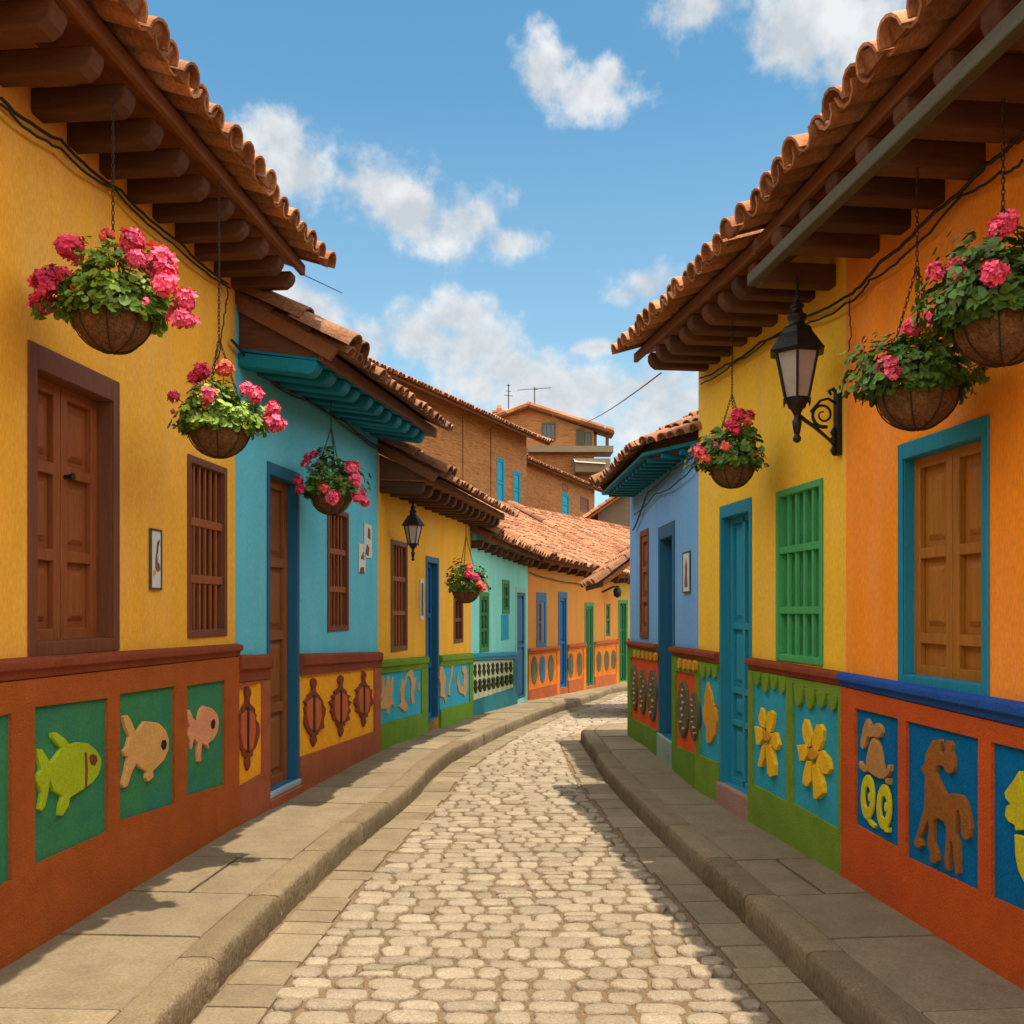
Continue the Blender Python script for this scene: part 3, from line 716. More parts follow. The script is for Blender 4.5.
# ================================================================== LEFT 2: sky blue house
FB = Fac(LP[1], LP[2], -1); r = FB.root('house', 'sky blue house front with teal painted eaves and amber relief panels', 'house')
top = line(FB, 240, 683, 378, 668); rt = line(FB, 240, 656, 378, 652.5)
dr = rect(FB, 266.5, 298.5, 467, 786)
fr, i1 = opening(r, FB, dr, .05, .1, m_bluefr, 'd', 'door', bottom=False, wt=.10, label='open framed doorway with blue reveal and brown panelled leaf')
leaf(fr, FB, (i1[0], i1[1]-.02, i1[2], i1[3]), -.12, m_shut2, (1.1, 1.1, 1.1, 1.2), 'door_leaf', st=.08)
knob(fr, FB, i1[0]+.1, -.08, i1[2]+1.05, m_iron)
f2, i2 = opening(r, FB, rect(FB, 327, 348, 510, 631), .05, .1, m_frameb, 'w', 'window')
grille(f2, FB, i2, -.02, m_shut, (.33, .67), 4, .022, m_frameb)
wall(r, FB, 0, FB.L, -.9, 3.88, [grow(i1), grow(i2)], m_blue)
segs = [(0, dr[0]-.002), (dr[1]+.002, FB.L)]
dd, po = dado(r, FB, segs, top, ZB, [(236,263,690,680,788,773.5), (299,375,673.5,665.5,758,731.5)], m_rust2, m_porange)
railing(r, FB, segs, rt, top, m_railr, .065)
mb = MB(); mb.box(dr[0], dr[1], -.3, .03, dr[2]-.05, dr[2]); FB.b(mb, 'threshold', m_step, r, bevel=.01)
mb = MB(); mb.box(dr[0], dr[1], -.3, .05, ZB, dr[2]-.051); FB.b(mb, 'step', m_rust2, r, bevel=.01)
C7 = lambda p: crop(p, 220, 640, 1024/170)
def totem(par, fac, u, v0, v1, w, big):
    """ornate carved lantern-like relief"""
    h = v1-v0; ps = [(0,.0),(.22,.03),(.28,.09),(.14,.15),(.2,.2),(.5,.25),(.62,.27),(.7,.31),(.95,.34),(.86,.39),(1.05,.44),(.98,.52),(1.04,.58),(.84,.64),(.86,.72),(.5,.76),(.42,.82),(.2,.84),(.26,.90),(.14,.96),(0,1)]
    out = [(u+w*a*(1+random.uniform(-.2, .16)), v0+h*b) for a, b in ps]+[(u-w*a*(1+random.uniform(-.2, .16)), v0+h*b) for a, b in ps[-2:0:-1]]
    o = relief(par, fac, out, m_brr, 'carved_relief', th=.022)
    inn = [(u-w*.62, v0+h*.34), (u-w*.12, v0+h*.28), (u-w*.12, v0+h*.76), (u-w*.45, v0+h*.72), (u-w*.68, v0+h*.55)]
    in2 = [(u+w*.12, v0+h*.28), (u+w*.6, v0+h*.34), (u+w*.70, v0+h*.55), (u+w*.45, v0+h*.72), (u+w*.12, v0+h*.76)]
    relief(o, fac, [inn, in2], m_brr2, 'inset', n0=.036, th=.007, bevel=.002)
    relief(o, fac, [(u-w*.1, v0+h*.25), (u+w*.1, v0+h*.25), (u+w*.08, v0+h*.78), (u-w*.08, v0+h*.78)], m_dark, 'slot', n0=.040, th=.006, bevel=.0)
totem(po[0], FB, 248.5, 686, 771, 10.5, 1)
totem(po[1], FB, 314.5, 678, 747, 10.5, 1); totem(po[1], FB, 341.5, 675, 737, 9.5, 1); totem(po[1], FB, 364.5, 671, 727, 8.2, 1)
roof(r, FB, .06, FB.L+.1, .76, .76, 3.48, 3.60, 29, 2.6, m_tealbeam, m_tealbeam, m_tile_dk, rake0=True, bstep=.34, bw=.15, bh=.10, rakew=1.1, sp=.15, bs=.10)
mb = MB(); mb.hexa([(.06,0,3.545),(FB.L+.08,0,3.665),(FB.L+.08,.64,3.565),(.06,.64,3.445),(.06,0,3.565),(FB.L+.08,0,3.685),(FB.L+.08,.64,3.585),(.06,.64,3.465)]); FB.b(mb, 'soffit', m_tealbeam, r)
mb = MB(); mb.prof([(0, 3.567), (.655, 3.466), (.655, 3.50), (0, 3.86)], .065, .10); FB.b(mb, 'gable_board', m_beam, r)
body(r, FB, 0.02, FB.L-.02, 5, ZB, 4, m_adobe, .72, 3.44, 29, 2.6)

# ================================================================== LEFT 3: gold house with green base
FC = Fac(LP[2], LP[3], -1); r = FC.root('house', 'gold yellow house front with leaf green base and bright blue door', 'house')
top = line(FC, 378, 673.5, 471, 663.5); rt = line(FC, 378, 661, 471, 653.5)
dr = rect(FC, 425.5, 438.5, 557, 719)
fr, i1 = opening(r, FC, dr, .08, .1, m_bluefr, 'd', 'door', bottom=False)
leaf(fr, FC, i1, -.12, m_doorblue, (1, 1, 1), 'door_leaf'); knob(fr, FC, i1[0]+.12, -.08, i1[2]+1.0, m_iron)
f2, i2 = opening(r, FC, rect(FC, 390.5, 407, 541, 651), .06, .1, m_frameb, 'w', 'window'); grille(f2, FC, i2, -.02, m_shut, (.33, .67), 4, .025, m_shut, )
f3, i3 = opening(r, FC, rect(FC, 453.5, 462.7, 597, 643), .06, .1, m_frameb, 'w', 'window'); grille(f3, FC, i3, -.03, m_frameb, (.5,), 2, .03)
wall(r, FC, 0, FC.L, -.9, 3.38, [grow(i1), grow(i2), grow(i3)], m_y3)
segs = [(0, dr[0]-.002), (dr[1]+.002, FC.L)]
dd, po = dado(r, FC, segs, top, ZB, [(379.5,422,673,667,725,713.5), (439.5,470,666,663.8,710.5,701.8)], m_lime, m_turq, n1=.04)
railing(r, FC, segs, rt, top, m_lime, .06)
mb = MB(); mb.box(dr[0], dr[1], -.3, .0, ZB, dr[2]); FC.b(mb, 'step', m_rock, r, bevel=.01)
C8 = lambda p: crop(p, 370, 640, 6.4)
relief(po[0], FC, [C8([(80,232),(92,236),(96,290),(108,300),(112,240),(124,228),(132,300),(150,235),(150,330),(140,360),(160,430),(140,410),(128,440),(122,475),(112,470),(108,440),(72,440),(72,420),(90,360),(68,380),(82,340)]),
   C8([(240,210),(262,182),(275,190),(278,240),(296,240),(282,330),(285,400),(268,412),(262,360),(268,290),(255,235),(240,235),(222,310),(218,370),(235,405),(245,440),(222,460),(185,425),(200,400),(195,330),(210,250),(230,260)]),
   C8([(308,268),(318,272),(316,330),(308,322)])], m_tan, 'scroll_relief')
relief(po[1], FC, [C8([(452,165),(470,170),(478,215),(488,240),(480,330),(492,370),(484,405),(474,370),(452,360),(456,300),(446,250)]), C8([(522,160),(534,165),(530,210),(512,300),(514,360),(502,350),(506,300),(518,230)]),
   C8([(590,170),(610,168),(620,190),(626,250),(622,310),(608,368),(600,350),(570,335),(558,280),(560,200),(572,270),(585,310),(598,290),(602,220),(590,200)])], m_tan, 'scroll_relief')
roof(r, FC, .05, FC.L+.05, .68, .66, 3.09, 3.13, 28, 2.6, m_beam, m_deck, m_tile_dk, rake0=True, bstep=.4, sp=.155, bs=.03)
mb = MB(); mb.hexa([(.05,0,3.085),(FC.L+.03,0,3.125),(FC.L+.03,.56,3.095),(.05,.56,3.055),(.05,0,3.10),(FC.L+.03,0,3.14),(FC.L+.03,.56,3.11),(.05,.56,3.07)]); FC.b(mb, 'soffit', m_deck, r)
mb = MB(); mb.prof([(0, 3.101), (.58, 3.071), (.58, 3.10), (0, 3.38)], .06, .09); FC.b(mb, 'gable_board', m_beam, r)
body(r, FC, 0.02, FC.L-.02, 5, ZB, 4, m_y3, .62, 3.04, 28, 2.6)

# ================================================================== LEFT 4: mint house
FD = Fac(LP[3], LP[4], -1); r = FD.root('house', 'mint green house front with cream relief frieze and blue door', 'house')
top = line(FD, 472, 661, 515, 659); rt = line(FD, 472, 654, 515, 652)
dr = rect(FD, 515.5, 526, 587, 699)
fr, i1 = opening(r, FD, dr, .12, .1, m_mintfr, 'd', 'door', bottom=False); leaf(fr, FD, i1, -.06, m_doorblue, (1, 1), 'door_leaf')
f2, i2 = opening(r, FD, rect(FD, 479.4, 488.8, 592, 652), .08, .1, m_greenf2, 'w', 'window'); leaf(f2, FD, i2, -.05, m_greend, (1, 1, 1), 'shutter', cols=2, st=.06)
f3, i3 = opening(r, FD, rect(FD, 502, 509.3, 580, 614), .08, .1, m_greenf2, 'w', 'window'); leaf(f3, FD, i3, -.05, m_greend, (1, 1), 'shutter', st=.06)
wall(r, FD, 0, FD.L, -1.2, 2.86, [grow(i1), grow(i2), grow(i3)], m_mint)
mb = MB(); q = rect(FD, 501, 508.5, 615, 640); mb.box(q[0], q[1], 0, .006, q[2], q[3]); FD.b(mb, 'paint_patch', m_turq, r)
segs = [(0, dr[0]-.002)]
m_teald = stucco('petrol_base', (.03, .17, .19))
dd, po = dado(r, FD, segs, top, -1.2, [(473.5,514,661.5,659.5,700.5,687.5)], m_teald, m_cream, n1=.04)
railing(r, FD, segs, rt, top, m_tealfr, .07)
p_ = []
for row in (0, 1):
    for k in range(9):
        u = 475.5+k*4.4; f = (u-473.5)/40.5; t_ = lerp(664, 661.5, f)+row*lerp(16, 12, f); h = lerp(14, 10, f)
        p_.append([(u+random.uniform(-.4, .4), t_), (u+1.3, t_+h*.2), (u+.8, t_+h*.45), (u+1.6, t_+h*.6), (u+.5, t_+h), (u-.8, t_+h*.8), (u-1.4, t_+h*.55), (u-.5, t_+h*.4), (u-1.2, t_+h*.15)])
relief(po[0], FD, p_, m_dkg, 'frieze_relief', bevel=.0)
roof(r, FD, -.05, FD.L+.02, .36, .40, 2.80, 2.70, 27, 3.7, m_beam, m_deck, m_tile_dk, rake0=True, bstep=.5, ridge=True, back=1, seg=5)
body(r, FD, 0.02, FD.L-.02, 4.4, -1.2, 4, m_mint, .34, 2.66, 27, 3.7)

# ================================================================== LEFT 5: apricot house
FE = Fac(LP[4], LP[5], -1); r = FE.root('house', 'long apricot house front with orange base at the bend of the lane', 'house')
top = line(FE, 527.6, 654.5, 617, 644.5); rt = line(FE, 527.6, 649, 617, 640)
C9 = lambda p: crop(p, 520, 570, 1024/120)
d1 = rect(FE, 558, 567, 592, 687.5); d2 = rect(FE, 584.5, 593.7, 602.5, 686)
fr, i1 = opening(r, FE, d1, .10, .1, m_bluefr, 'd', 'door', bottom=False, wt=.14); leaf(fr, FE, i1, -.06, m_doorblue, (1, 1), 'door_leaf')
fr2, i2 = opening(r, FE, d2, .10, .1, m_greenf2, 'd', 'door', bottom=False); mid = (i2[0]+i2[1])/2
leaf(fr2, FE, (i2[0], mid-.01, i2[2], i2[3]), -.06, m_greend, (1, 1), 'door_leaf'); leaf(fr2, FE, (mid+.01, i2[1], i2[2], i2[3]), -.06, m_greend, (1, 1), 'door_leaf')
f3, i3 = opening(r, FE, rect(FE, 536.3, 546.3, 592.5, 648.5), .12, .1, m_bluefr, 'w', 'window', wt=.2); mid = lerp(i3[0], i3[1], .62)
m_redl = wood('red_shutter', (.20, .022, .012)); leaf(f3, FE, (i3[0], mid, i3[2], i3[3]), -.05, m_redl, (1, 1), 'shutter'); leaf(f3, FE, (mid+.005, i3[1], i3[2], i3[3]), -.05, m_tealfr, (1, 1), 'shutter')
f4, i4 = opening(r, FE, rect(FE, 604.5, 611, 600.5, 639.5), .09, .1, m_or5, 'w', 'window'); leaf(f4, FE, i4, -.05, m_greend, (1, 1), 'shutter')
wall(r, FE, 0, FE.L, -1.3, 2.68, [grow(i1), grow(i2), grow(i3), grow(i4)], m_or5)
segs = [(0, d1[0]-.002), (d1[1]+.002, d2[0]-.002), (d2[1]+.002, FE.L)]
pans = [(528.6,557.3,654.5,651.5,690,683.3), (567.3,583.8,651,648.5,681,677.6), (594.4,616.6,648,645.2,677,673.5)]
m_rustp = stucco('red_orange_plinth', (.40, .10, .03))
dd, po = dado(r, FE, segs, top, -1.3, pans, m_orp, m_orp, n1=.05, base=True, basemat=m_rustp)
railing(r, FE, segs, rt, top, m_rustp, .07)
for d_ in (d1, d2):
    mb = MB(); mb.box(d_[0], d_[1], -.3, .03, -1.3, d_[2]); FE.b(mb, 'step', m_rustp, r)
for par, us in ((0, ((534.6,1),(542.8,2),(551.3,1))), (1, ((571,1),(579.7,1))), (2, ((599.2,1),(606.8,1),(613.8,1)))):
    for u, c in us:
        f = (u-528)/90; vc = lerp(671, 659, f); h = lerp(14.5, 9.5, f); w = lerp(3.0, 2.3, f)
        relief(po[par], FE, [(u+w*math.cos(a)*(1+random.uniform(-.08, .08)), vc+h*(math.copysign(abs(math.sin(a))**.8, math.sin(a)))) for a in [2*math.pi*k/16 for k in range(16)]], m_stone if c == 1 else m_bluefr, 'oval_relief', bevel=.006, th=.025)
roof(r, FE, 0, FE.L+.02, .42, .5, 2.70, 2.50, 28, 4.3, m_beam, m_deck, m_tile_dk, rake0=True, bstep=.6, ridge=True, back=1, seg=5)
body(r, FE, 0.02, FE.L-.02, 5, -1.3, 4, m_or5, .40, 2.46, 28, 4.3)

# ================================================================== LEFT 6: last house
FG = Fac(LP[5], LP[6], -1); r = FG.root('house', 'lemon coloured house front with dark green door, last seen along the lane', 'house')
top = line(FG, 617, 644.5, 629, 643); rt = line(FG, 617, 640, 629, 638.5)
d1 = rect(FG, 618.2, 627.6, 600, 681)
fr, i1 = opening(r, FG, d1, .10, .1, m_greenf2, 'd', 'door', bottom=False); leaf(fr, FG, i1, -.1, m_greend, (1, 1, 1), 'door_leaf', cols=2)
wall(r, FG, 0, FG.L, -1.3, 2.58, [grow(i1)], m_y6)
segs = [(0, d1[0]-.002), (d1[1]+.002, FG.L)]
_t = top(d1[1]); _r = rt(d1[1])
dado(r, FG, segs, lambda q: _t, -1.3, [], m_lime, m_orp); railing(r, FG, segs, lambda q: _r, lambda q: _t, m_rustp, .06)
roof(r, FG, 0, FG.L, .5, .5, 2.52, 2.4, 28, 4.3, m_beam, m_deck, m_tile_dk, rake0=True, bstep=.6, ridge=True, back=1, seg=5)
body(r, FG, 0.02, FG.L-.02, 5, -1.3, 4, m_y6, .45, 2.33, 28, 4.3)

# ================================================================== RIGHT 1: orange house
HA = Fac(RP[0], RP[1], 1); r = HA.root('house', 'bright orange house front with cobalt rail and horse relief at the right edge', 'house')
top = line(HA, 1024, 729, 847, 688); rt = line(HA, 1024, 705, 847, 674.5)
fr, i1 = opening(r, HA, rect(HA, 899.5, 990, 430, 690), .05, .1, m_tealfr, 'w', 'window', proud=.012, wt=.085, label='shuttered window with turquoise surround')
mid = HA.pix(957, 0, -.08)[0]
leaf(fr, HA, (i1[0], mid-.003, i1[2], i1[3]), -.10, m_ocher, (.35, 1.2, 1.3), 'shutter', st=.055); leaf(fr, HA, (mid+.003, i1[1], i1[2], i1[3]), -.10, m_ocher, (.35, 1.2, 1.3), 'shutter', st=.055)
wall(r, HA, 0, HA.L, -.9, 4.1, [grow(i1)], m_org)
pan = [(854.6,898,708,718.5,824,848.5), (905.7,978,720.5,738.5,857,891), (991,1080,742,763,897,937), (1100,1300,770,830,950,1090)]
dd, po = dado(r, HA, [(0, HA.L)], top, ZB, pan, m_ored, m_bluep)
railing(r, HA, [(0, HA.L+.03)], rt, top, m_cobalt, .06)
CA = lambda p: crop(p, 764, 640, 1024/260)
P1 = po[-1]; P2 = po[-2]; P3 = po[-3]
relief(P1, HA, [CA([(398,320),(405,308),(412,325),(418,342),(432,332),(440,327),(452,332),(462,348),(463,365),(455,382),(440,386),(428,380),(415,385),(405,380),(400,395),(395,420),(388,430),(378,420),(380,385),(386,362),(388,345)]),
   CA([(425,388),(436,386),(446,402),(455,430),(462,480),(468,510),(480,515),(488,490),(497,495),(496,515),(485,535),(468,548),(450,545),(425,530),(408,515),(395,522),(378,505),(372,488),(376,475),(386,495),(400,502),(402,470),(410,430),(418,402)]),
   CA([(478,545),(494,545),(492,572),(478,560)])], m_tanr, 'rider_relief')
def wheel(u, v0, v1, w):
    vc = (v0+v1)/2; h = (v1-v0)/2
    mb = MB(); n = 22; o = [HA.pix(764+(u+w*math.cos(2*math.pi*k/n))/3.938, 640+(vc+h*math.sin(2*math.pi*k/n))/3.938, .036) for k in range(n)]
    i_ = [HA.pix(764+(u+w*.48*math.cos(2*math.pi*k/n))/3.938, 640+(vc+h*.48*math.sin(2*math.pi*k/n))/3.938, .036) for k in range(n)]
    vs = [(x, .02, z) for x, z in o]+[(x, .036, z) for x, z in o]+[(x, .036, z) for x, z in i_]+[(x, .02, z) for x, z in i_]
    fs = [(b*n+k, b*n+(k+1) % n, ((b+1) % 4)*n+(k+1) % n, ((b+1) % 4)*n+k) for b in range(4) for k in range(n)]
    mb.add(vs, fs); c = HA.pix(764+u/3.938, 640+vc/3.938, .045)
    mb.prism(ell(c[0], c[1], .014, .028, 8),   .02, .034); HA.b(mb, 'wheel_relief', m_lemr, P1, bevel=.005)
wheel(405, 530, 708, 26); wheel(469, 568, 748, 28)
relief(P1, HA, [CA([(400,700),(412,705),(434,730),(430,742),(415,728)]), CA([(470,735),(490,740),(488,760),(474,756)])], m_lemr, 'foot_relief')
relief(P2, HA, CA([(655,408),(662,396),(690,390),(694,402),(690,440),(706,448),(712,432),(706,410),(715,396),(728,396),(738,415),(734,440),(742,462),(746,500),(742,520),(728,527),(712,518),(706,500),(690,492),(678,498),(672,520),(680,550),(700,590),(716,612),(740,605),(770,610),(792,640),(804,690),(812,740),(806,780),(795,788),(782,782),(774,760),(772,700),(764,668),(756,675),(752,730),(750,765),(762,800),(764,870),(764,920),(754,925),(750,900),(742,830),(738,790),(730,800),(726,860),(726,908),(714,905),(708,870),(714,800),(716,740),(704,715),(680,702),(664,715),(664,770),(664,800),(680,840),(682,870),(672,882),(654,875),(650,860),(654,845),(642,800),(648,740),(644,710),(630,740),(612,778),(622,810),(608,822),(590,808),(590,790),(600,770),(618,700),(630,660),(632,600),(632,530),(618,515),(618,500),(630,488),(636,445),(648,425)]), m_horse, 'horse_relief', th=.022, bevel=.004)
relief(P3, HA, [CA([(945,600),(975,560),(1003,515),(1012,560),(1018,610),(1030,600),(1070,560),(1085,600),(1070,640),(1085,690),(1060,730),(1030,748),(988,750),(986,730),(960,715),(946,690),(952,655),(968,645),(950,625)]), CA([(986,765),(1080,790),(1070,900),(1040,985),(1022,950),(1000,905),(990,850)])], m_lemr, 'tulip_relief', th=.022, bevel=.004)
roof(r, HA, 0, HA.L, .68, .67, 3.80, 3.76, 20, 2.4, m_beam, m_deck, sp=.19, bstep=.33, btip=.10, fmat=m_fascia)
mb = MB(); mb.hexa([(0,.56,3.52),(HA.L+.02,.55,3.53),(HA.L+.02,.61,3.53),(0,.62,3.52),(0,.56,3.60),(HA.L+.02,.55,3.60),(HA.L+.02,.61,3.60),(0,.62,3.60)])
HA.b(mb, 'gutter_beam', m_gray, r, bevel=.01)
body(r, HA, 0, HA.L, 5, ZB, 4, m_org, .66, 3.8, 20, 2.4)

# ================================================================== RIGHT 2: yellow house
HB = Fac(RP[1], RP[2], 1); r = HB.root('house', 'yellow house front with green barred window and daisy reliefs on the right', 'house')
top = line(HB, 846, 687.5, 700, 661.5); rt = line(HB, 846, 674, 700, 650.5)
dr = rect(HB, 720.6, 752, 502, 789)
fr, i1 = opening(r, HB, dr, .045, .1, m_tealfr, 'd', 'door', bottom=False, proud=.012, wt=.10)
leaf(fr, HB, (i1[0], i1[1], i1[2], i1[3]), -.11, m_doorteal, (1, .5, 1.1, 1.9), 'door_leaf', cols=2, st=.05); knob(fr, HB, i1[0]+.1, -.08, i1[2]+1.05, m_iron)
f2, i2 = opening(r, HB, rect(HB, 777, 823.5, 485, 663), .045, .1, m_greenfr, 'w', 'window', proud=.012, label='green barred window with turned wooden balusters')
s0, s1, z0, z1 = i2
for k in range(4):
    mb = MB(); x = lerp(s0, s1, (k+1)/5); mb.box(x-.014, x+.014, -.035, -.005, z0, z1)
    HB.b(mb, 'bar', m_greenfr, f2, bevel=.004)
for f in (.28, .66):
    mb = MB(); mb.box(s0, s1, -.045, .005, lerp(z0, z1, f)-.025, lerp(z0, z1, f)+.025)
    HB.b(mb, 'rail', m_greenfr, f2, bevel=.004)
for k in range(5):
    mb = MB(); x = lerp(s0, s1, (k+.5)/5)
    mb.lathe([(.014,0),(.014,.05),(.028,.09),(.035,.14),(.024,.2),(.014,.25),(.014,.42),(.02,.46),(.014,.5),(.014,(z1-z0)*.62),(.03,(z1-z0)*.65),(.034,(z1-z0)*.72),(.018,(z1-z0)*.78),(.014,z1-z0)], (x, -.085, z0), 8)
    HB.b(mb, 'baluster', m_greenfr, f2, smooth=True)
mb = MB(); mb.box(s0, s1, -.2, -.16, z0, z1); HB.b(mb, 'shutter', m_greend, f2)
wall(r, HB, 0, HB.L, -.9, 4.1, [grow(i1), grow(i2)], m_y2)
segs = [(0, dr[0]-.002), (dr[1]+.002, HB.L)]
pan = [(751.8,786,672,678,784,802), (792,838,683,697,803,829.5), (698.8,717,665,668,755,762.5)]
dd, po = dado(r, HB, segs, top, ZB, pan, m_lime2, m_turq)
railing(r, HB, segs, rt, top, m_railr, .06)
mb = MB(); mb.box(dr[0], dr[1], -.3, .045, ZB, dr[2]); HB.b(mb, 'step', m_pink, r, bevel=.012)
def drips(par, fac, u0, u1, v0, v1, n, h, mat):
    """scalloped drip valance under the rail"""
    P_ = []
    for k in range(n):
        f = (k+.5)/n; u = lerp(u0, u1, f); v = lerp(v0, v1, f); w = abs(u1-u0)/n*.40; hh = h*random.uniform(.8, 1.2)
        P_.append([(u-w*1.2, v-1), (u+w*1.2, v-1), (u+w*.95, v+hh*.35), (u+w*.6, v+hh*.8), (u, v+hh), (u-w*.7, v+hh*.75), (u-w*.95, v+hh*.3)])
    relief(par, fac, P_, mat, 'drip_relief', bevel=.005, th=.022)
a_, b_, c_ = po   # near panel, middle panel, far panel
drips(a_, HB, 837, 793, 697.5, 683.5, 4, 20, m_lime2); drips(b_, HB, 785.5, 752.5, 678, 671.5, 4, 17, m_lime2); drips(c_, HB, 716.8, 699.3, 668, 664.8, 3, 12, m_lime2)
CD = lambda p: crop(p, 740, 640, 1024/210)
def petals(par, fac, quads, ctr, cr):
    o = relief(par, fac, [CD(q) for q in quads], m_yrel, 'flower_relief', th=.022, bevel=.003)
    cu, cv = CD([ctr])[0]; relief(o, fac, [(cu+cr*math.cos(a)*.8, cv+cr*math.sin(a)) for a in [k*math.pi/5 for k in range(10)]], m_orel, 'flower_centre', n0=.042, th=.012, bevel=.004)
petals(a_, HB, [[(313,385),(325,392),(350,470),(340,520),(322,520),(305,470),(302,420)], [(372,412),(392,410),(406,440),(402,490),(385,535),(358,545),(350,500),(358,455)], [(380,545),(398,538),(432,580),(440,630),(425,655),(405,650),(372,600)],
    [(278,512),(322,508),(330,560),(312,590),(292,588),(288,550)], [(325,590),(350,590),(346,690),(328,716),(306,698),(312,650)], [(352,610),(378,602),(406,700),(408,745),(378,775),(362,770),(360,700)]], (350,555), 6)
petals(b_, HB, [[(100,328),(112,345),(122,390),(118,430),(98,420),(88,385)], [(135,350),(150,343),(165,360),(160,410),(150,448),(130,455),(128,400)], [(148,455),(175,450),(190,510),(178,538),(160,525),(138,485)],
    [(72,420),(112,435),(112,480),(95,512),(80,508),(78,460)], [(108,520),(128,500),(120,575),(105,620),(88,612),(98,570)], [(128,515),(150,505),(172,610),(170,660),(150,668),(138,650)]], (127,470), 5)
CE = lambda p: crop(p, 620, 640, 1024/140)
relief(c_, HB, [CE([(632,312),(640,310),(645,345),(660,380),(670,440),(672,470),(698,470),(690,490),(700,520),(705,590),(690,690),(665,745),(650,758),(632,748),(628,700),(630,640),(612,600),(605,560),(604,500),(618,460),(614,400),(625,370)])], m_orel, 'fish_relief')
roof(r, HB, .02, HB.L+.12, .66, .66, 3.76, 3.86, 20, 2.4, m_beam, m_deck, sp=.18, bstep=.30, btip=.14, rake0=False, fmat=m_fascia)
body(r, HB, .02, HB.L, 5, ZB, 4, m_y2, .68, 3.8, 20, 2.4)

# ================================================================== RIGHT 3: periwinkle house
HC = Fac(RP[2], RP[3], 1); r = HC.root('house', 'periwinkle blue house front with vermilion oval panels at the right bend', 'house')
top = line(HC, 698.5, 661, 630.5, 647.5); rt = line(HC, 698.5, 650.5, 630.5, 641.5)
dr = rect(HC, 659, 675, 524, 738)
fr, i1 = opening(r, HC, dr, .10, .1, m_bluefr, 'd', 'door', bottom=False, wt=.14); leaf(fr, HC, i1, -.16, m_doorblue, (1, 1, 1), 'door_leaf', cols=2)
f2, i2 = opening(r, HC, rect(HC, 640.4, 648.9, 530, 638.5), .07, .1, m_frameb, 'w', 'window'); leaf(f2, HC, i2, -.05, m_shut, (1, 1, 1), 'shutter')
wall(r, HC, 0, HC.L, -.9, 3.11, [grow(i1), grow(i2)], m_lb)
segs = [(0, dr[0]-.002), (dr[1]+.002, HC.L)]
dd, po = dado(r, HC, segs, top, ZB, [(675.2,698,670.5,675.5,746.5,756.5), (631,658.5,656.5,661,718,733)], m_lime, m_redp, n1=.035)
railing(r, HC, segs, rt, top, m_railr, .07)
mb = MB(); mb.box(dr[0], dr[1], -.3, .03, ZB, dr[2]); HC.b(mb, 'step', m_paleg, r, bevel=.01)
def ovals(par, L_):
    for (u, vc, w, h) in L_:
        pts = [(u+w*math.cos(2*math.pi*k/18)*(1+random.uniform(-.05, .05)), vc+h*math.sin(2*math.pi*k/18)*(1+random.uniform(-.03, .03))) for k in range(18)]
        o = relief(par, HC, pts, m_stone, 'oval_relief', th=.03, bevel=.008)
        sm = []
        for k in range(7):
            a = u+random.uniform(-.5, .5)*w; b = vc+(k-3)/3.6*h*.8; ww_ = random.uniform(.15, .34); sm.append([(a-w*ww_, b), (a-w*.1, b-h*random.uniform(.03, .09)), (a+w*ww_, b+h*.01), (a+w*.05, b+h*random.uniform(.03, .08))])
        relief(o, HC, sm, m_tan, 'carving', n0=.045, th=.008, bevel=0)
ovals(po[0], [(682, 709, 4.8, 29), (693, 716.5, 4.0, 25)]); ovals(po[1], [(633.8, 688.5, 2.4, 22.5), (641.6, 691.5, 2.8, 22.5), (651, 695.5, 4.0, 25.5)])
fz = []
for u0, u1, n_, va, vb in ((632, 657, 6, 648.8, 653.0), (677, 697, 4, 657.5, 661)):
    for k in range(n_):
        f = (k+.5)/n_; u = lerp(u0, u1, f); v = lerp(va, vb, f); h = 8.5 if u < 660 else 11
        fz.append([(u-1.2, v+h*.2), (u, v), (u+1.2, v+h*.2), (u+1.0, v+h*.85), (u, v+h), (u-1.0, v+h*.8)])
relief(dd, HC, fz, m_orel, 'frieze_relief', n0=.030, th=.018, bevel=0)
def reframe(fac2, before):
    """pieces built in another face's frame become parts of this house"""
    M2 = Matrix.Translation((fac2.p0.x, fac2.p0.y, 0)) @ Matrix.Rotation(fac2.ang, 4, 'Z'); M1 = Matrix.Translation((HC.p0.x, HC.p0.y, HC.zb)) @ Matrix.Rotation(HC.ang, 4, 'Z')
    for o in r.children:
        if o not in before: o.matrix_local = M1.inverted() @ M2
e0, e1, e2 = (1.74, 8.42), (1.27, 9.25), (1.17, 12.40)
for pa, pb, rk in ((e0, e1, False), (e1, e2, True)):
    f2 = Fac(pa, pb, 1); f2.zb = 0; bf = list(r.children)
    roof(r, f2, 0, f2.L, 0.0, 0.0, 3.17, 3.17, 26, 1.9 if rk else 1.2, m_tealbeam, m_tealbeam, m_tile_dk, beams=False, rake1=rk, sp=.15, fascia=False, back=.3)
    mb = MB(); mb.box(.0, f2.L, -.145, -.105, 3.075, 3.235); f2.b(mb, 'eave_board', m_fascia, r, bevel=.008); reframe(f2, bf)
mb = MB(); lp = []
for (x_, y_) in (e0, e1, e2, (1.60, 12.40), (1.75, 8.5)):
    v_ = Vector((x_, y_))-HC.p0; lp.append((v_.dot(HC.t), v_.dot(HC.nr)))
mb.add([(a, b, 3.13) for a, b in lp]+[(a, b, 3.10) for a, b in lp], [tuple(range(5)), tuple(range(9, 4, -1))]+[(k, (k+1) % 5, 5+(k+1) % 5, 5+k) for k in range(5)])
HC.b(mb, 'soffit', m_tealbeam, r)
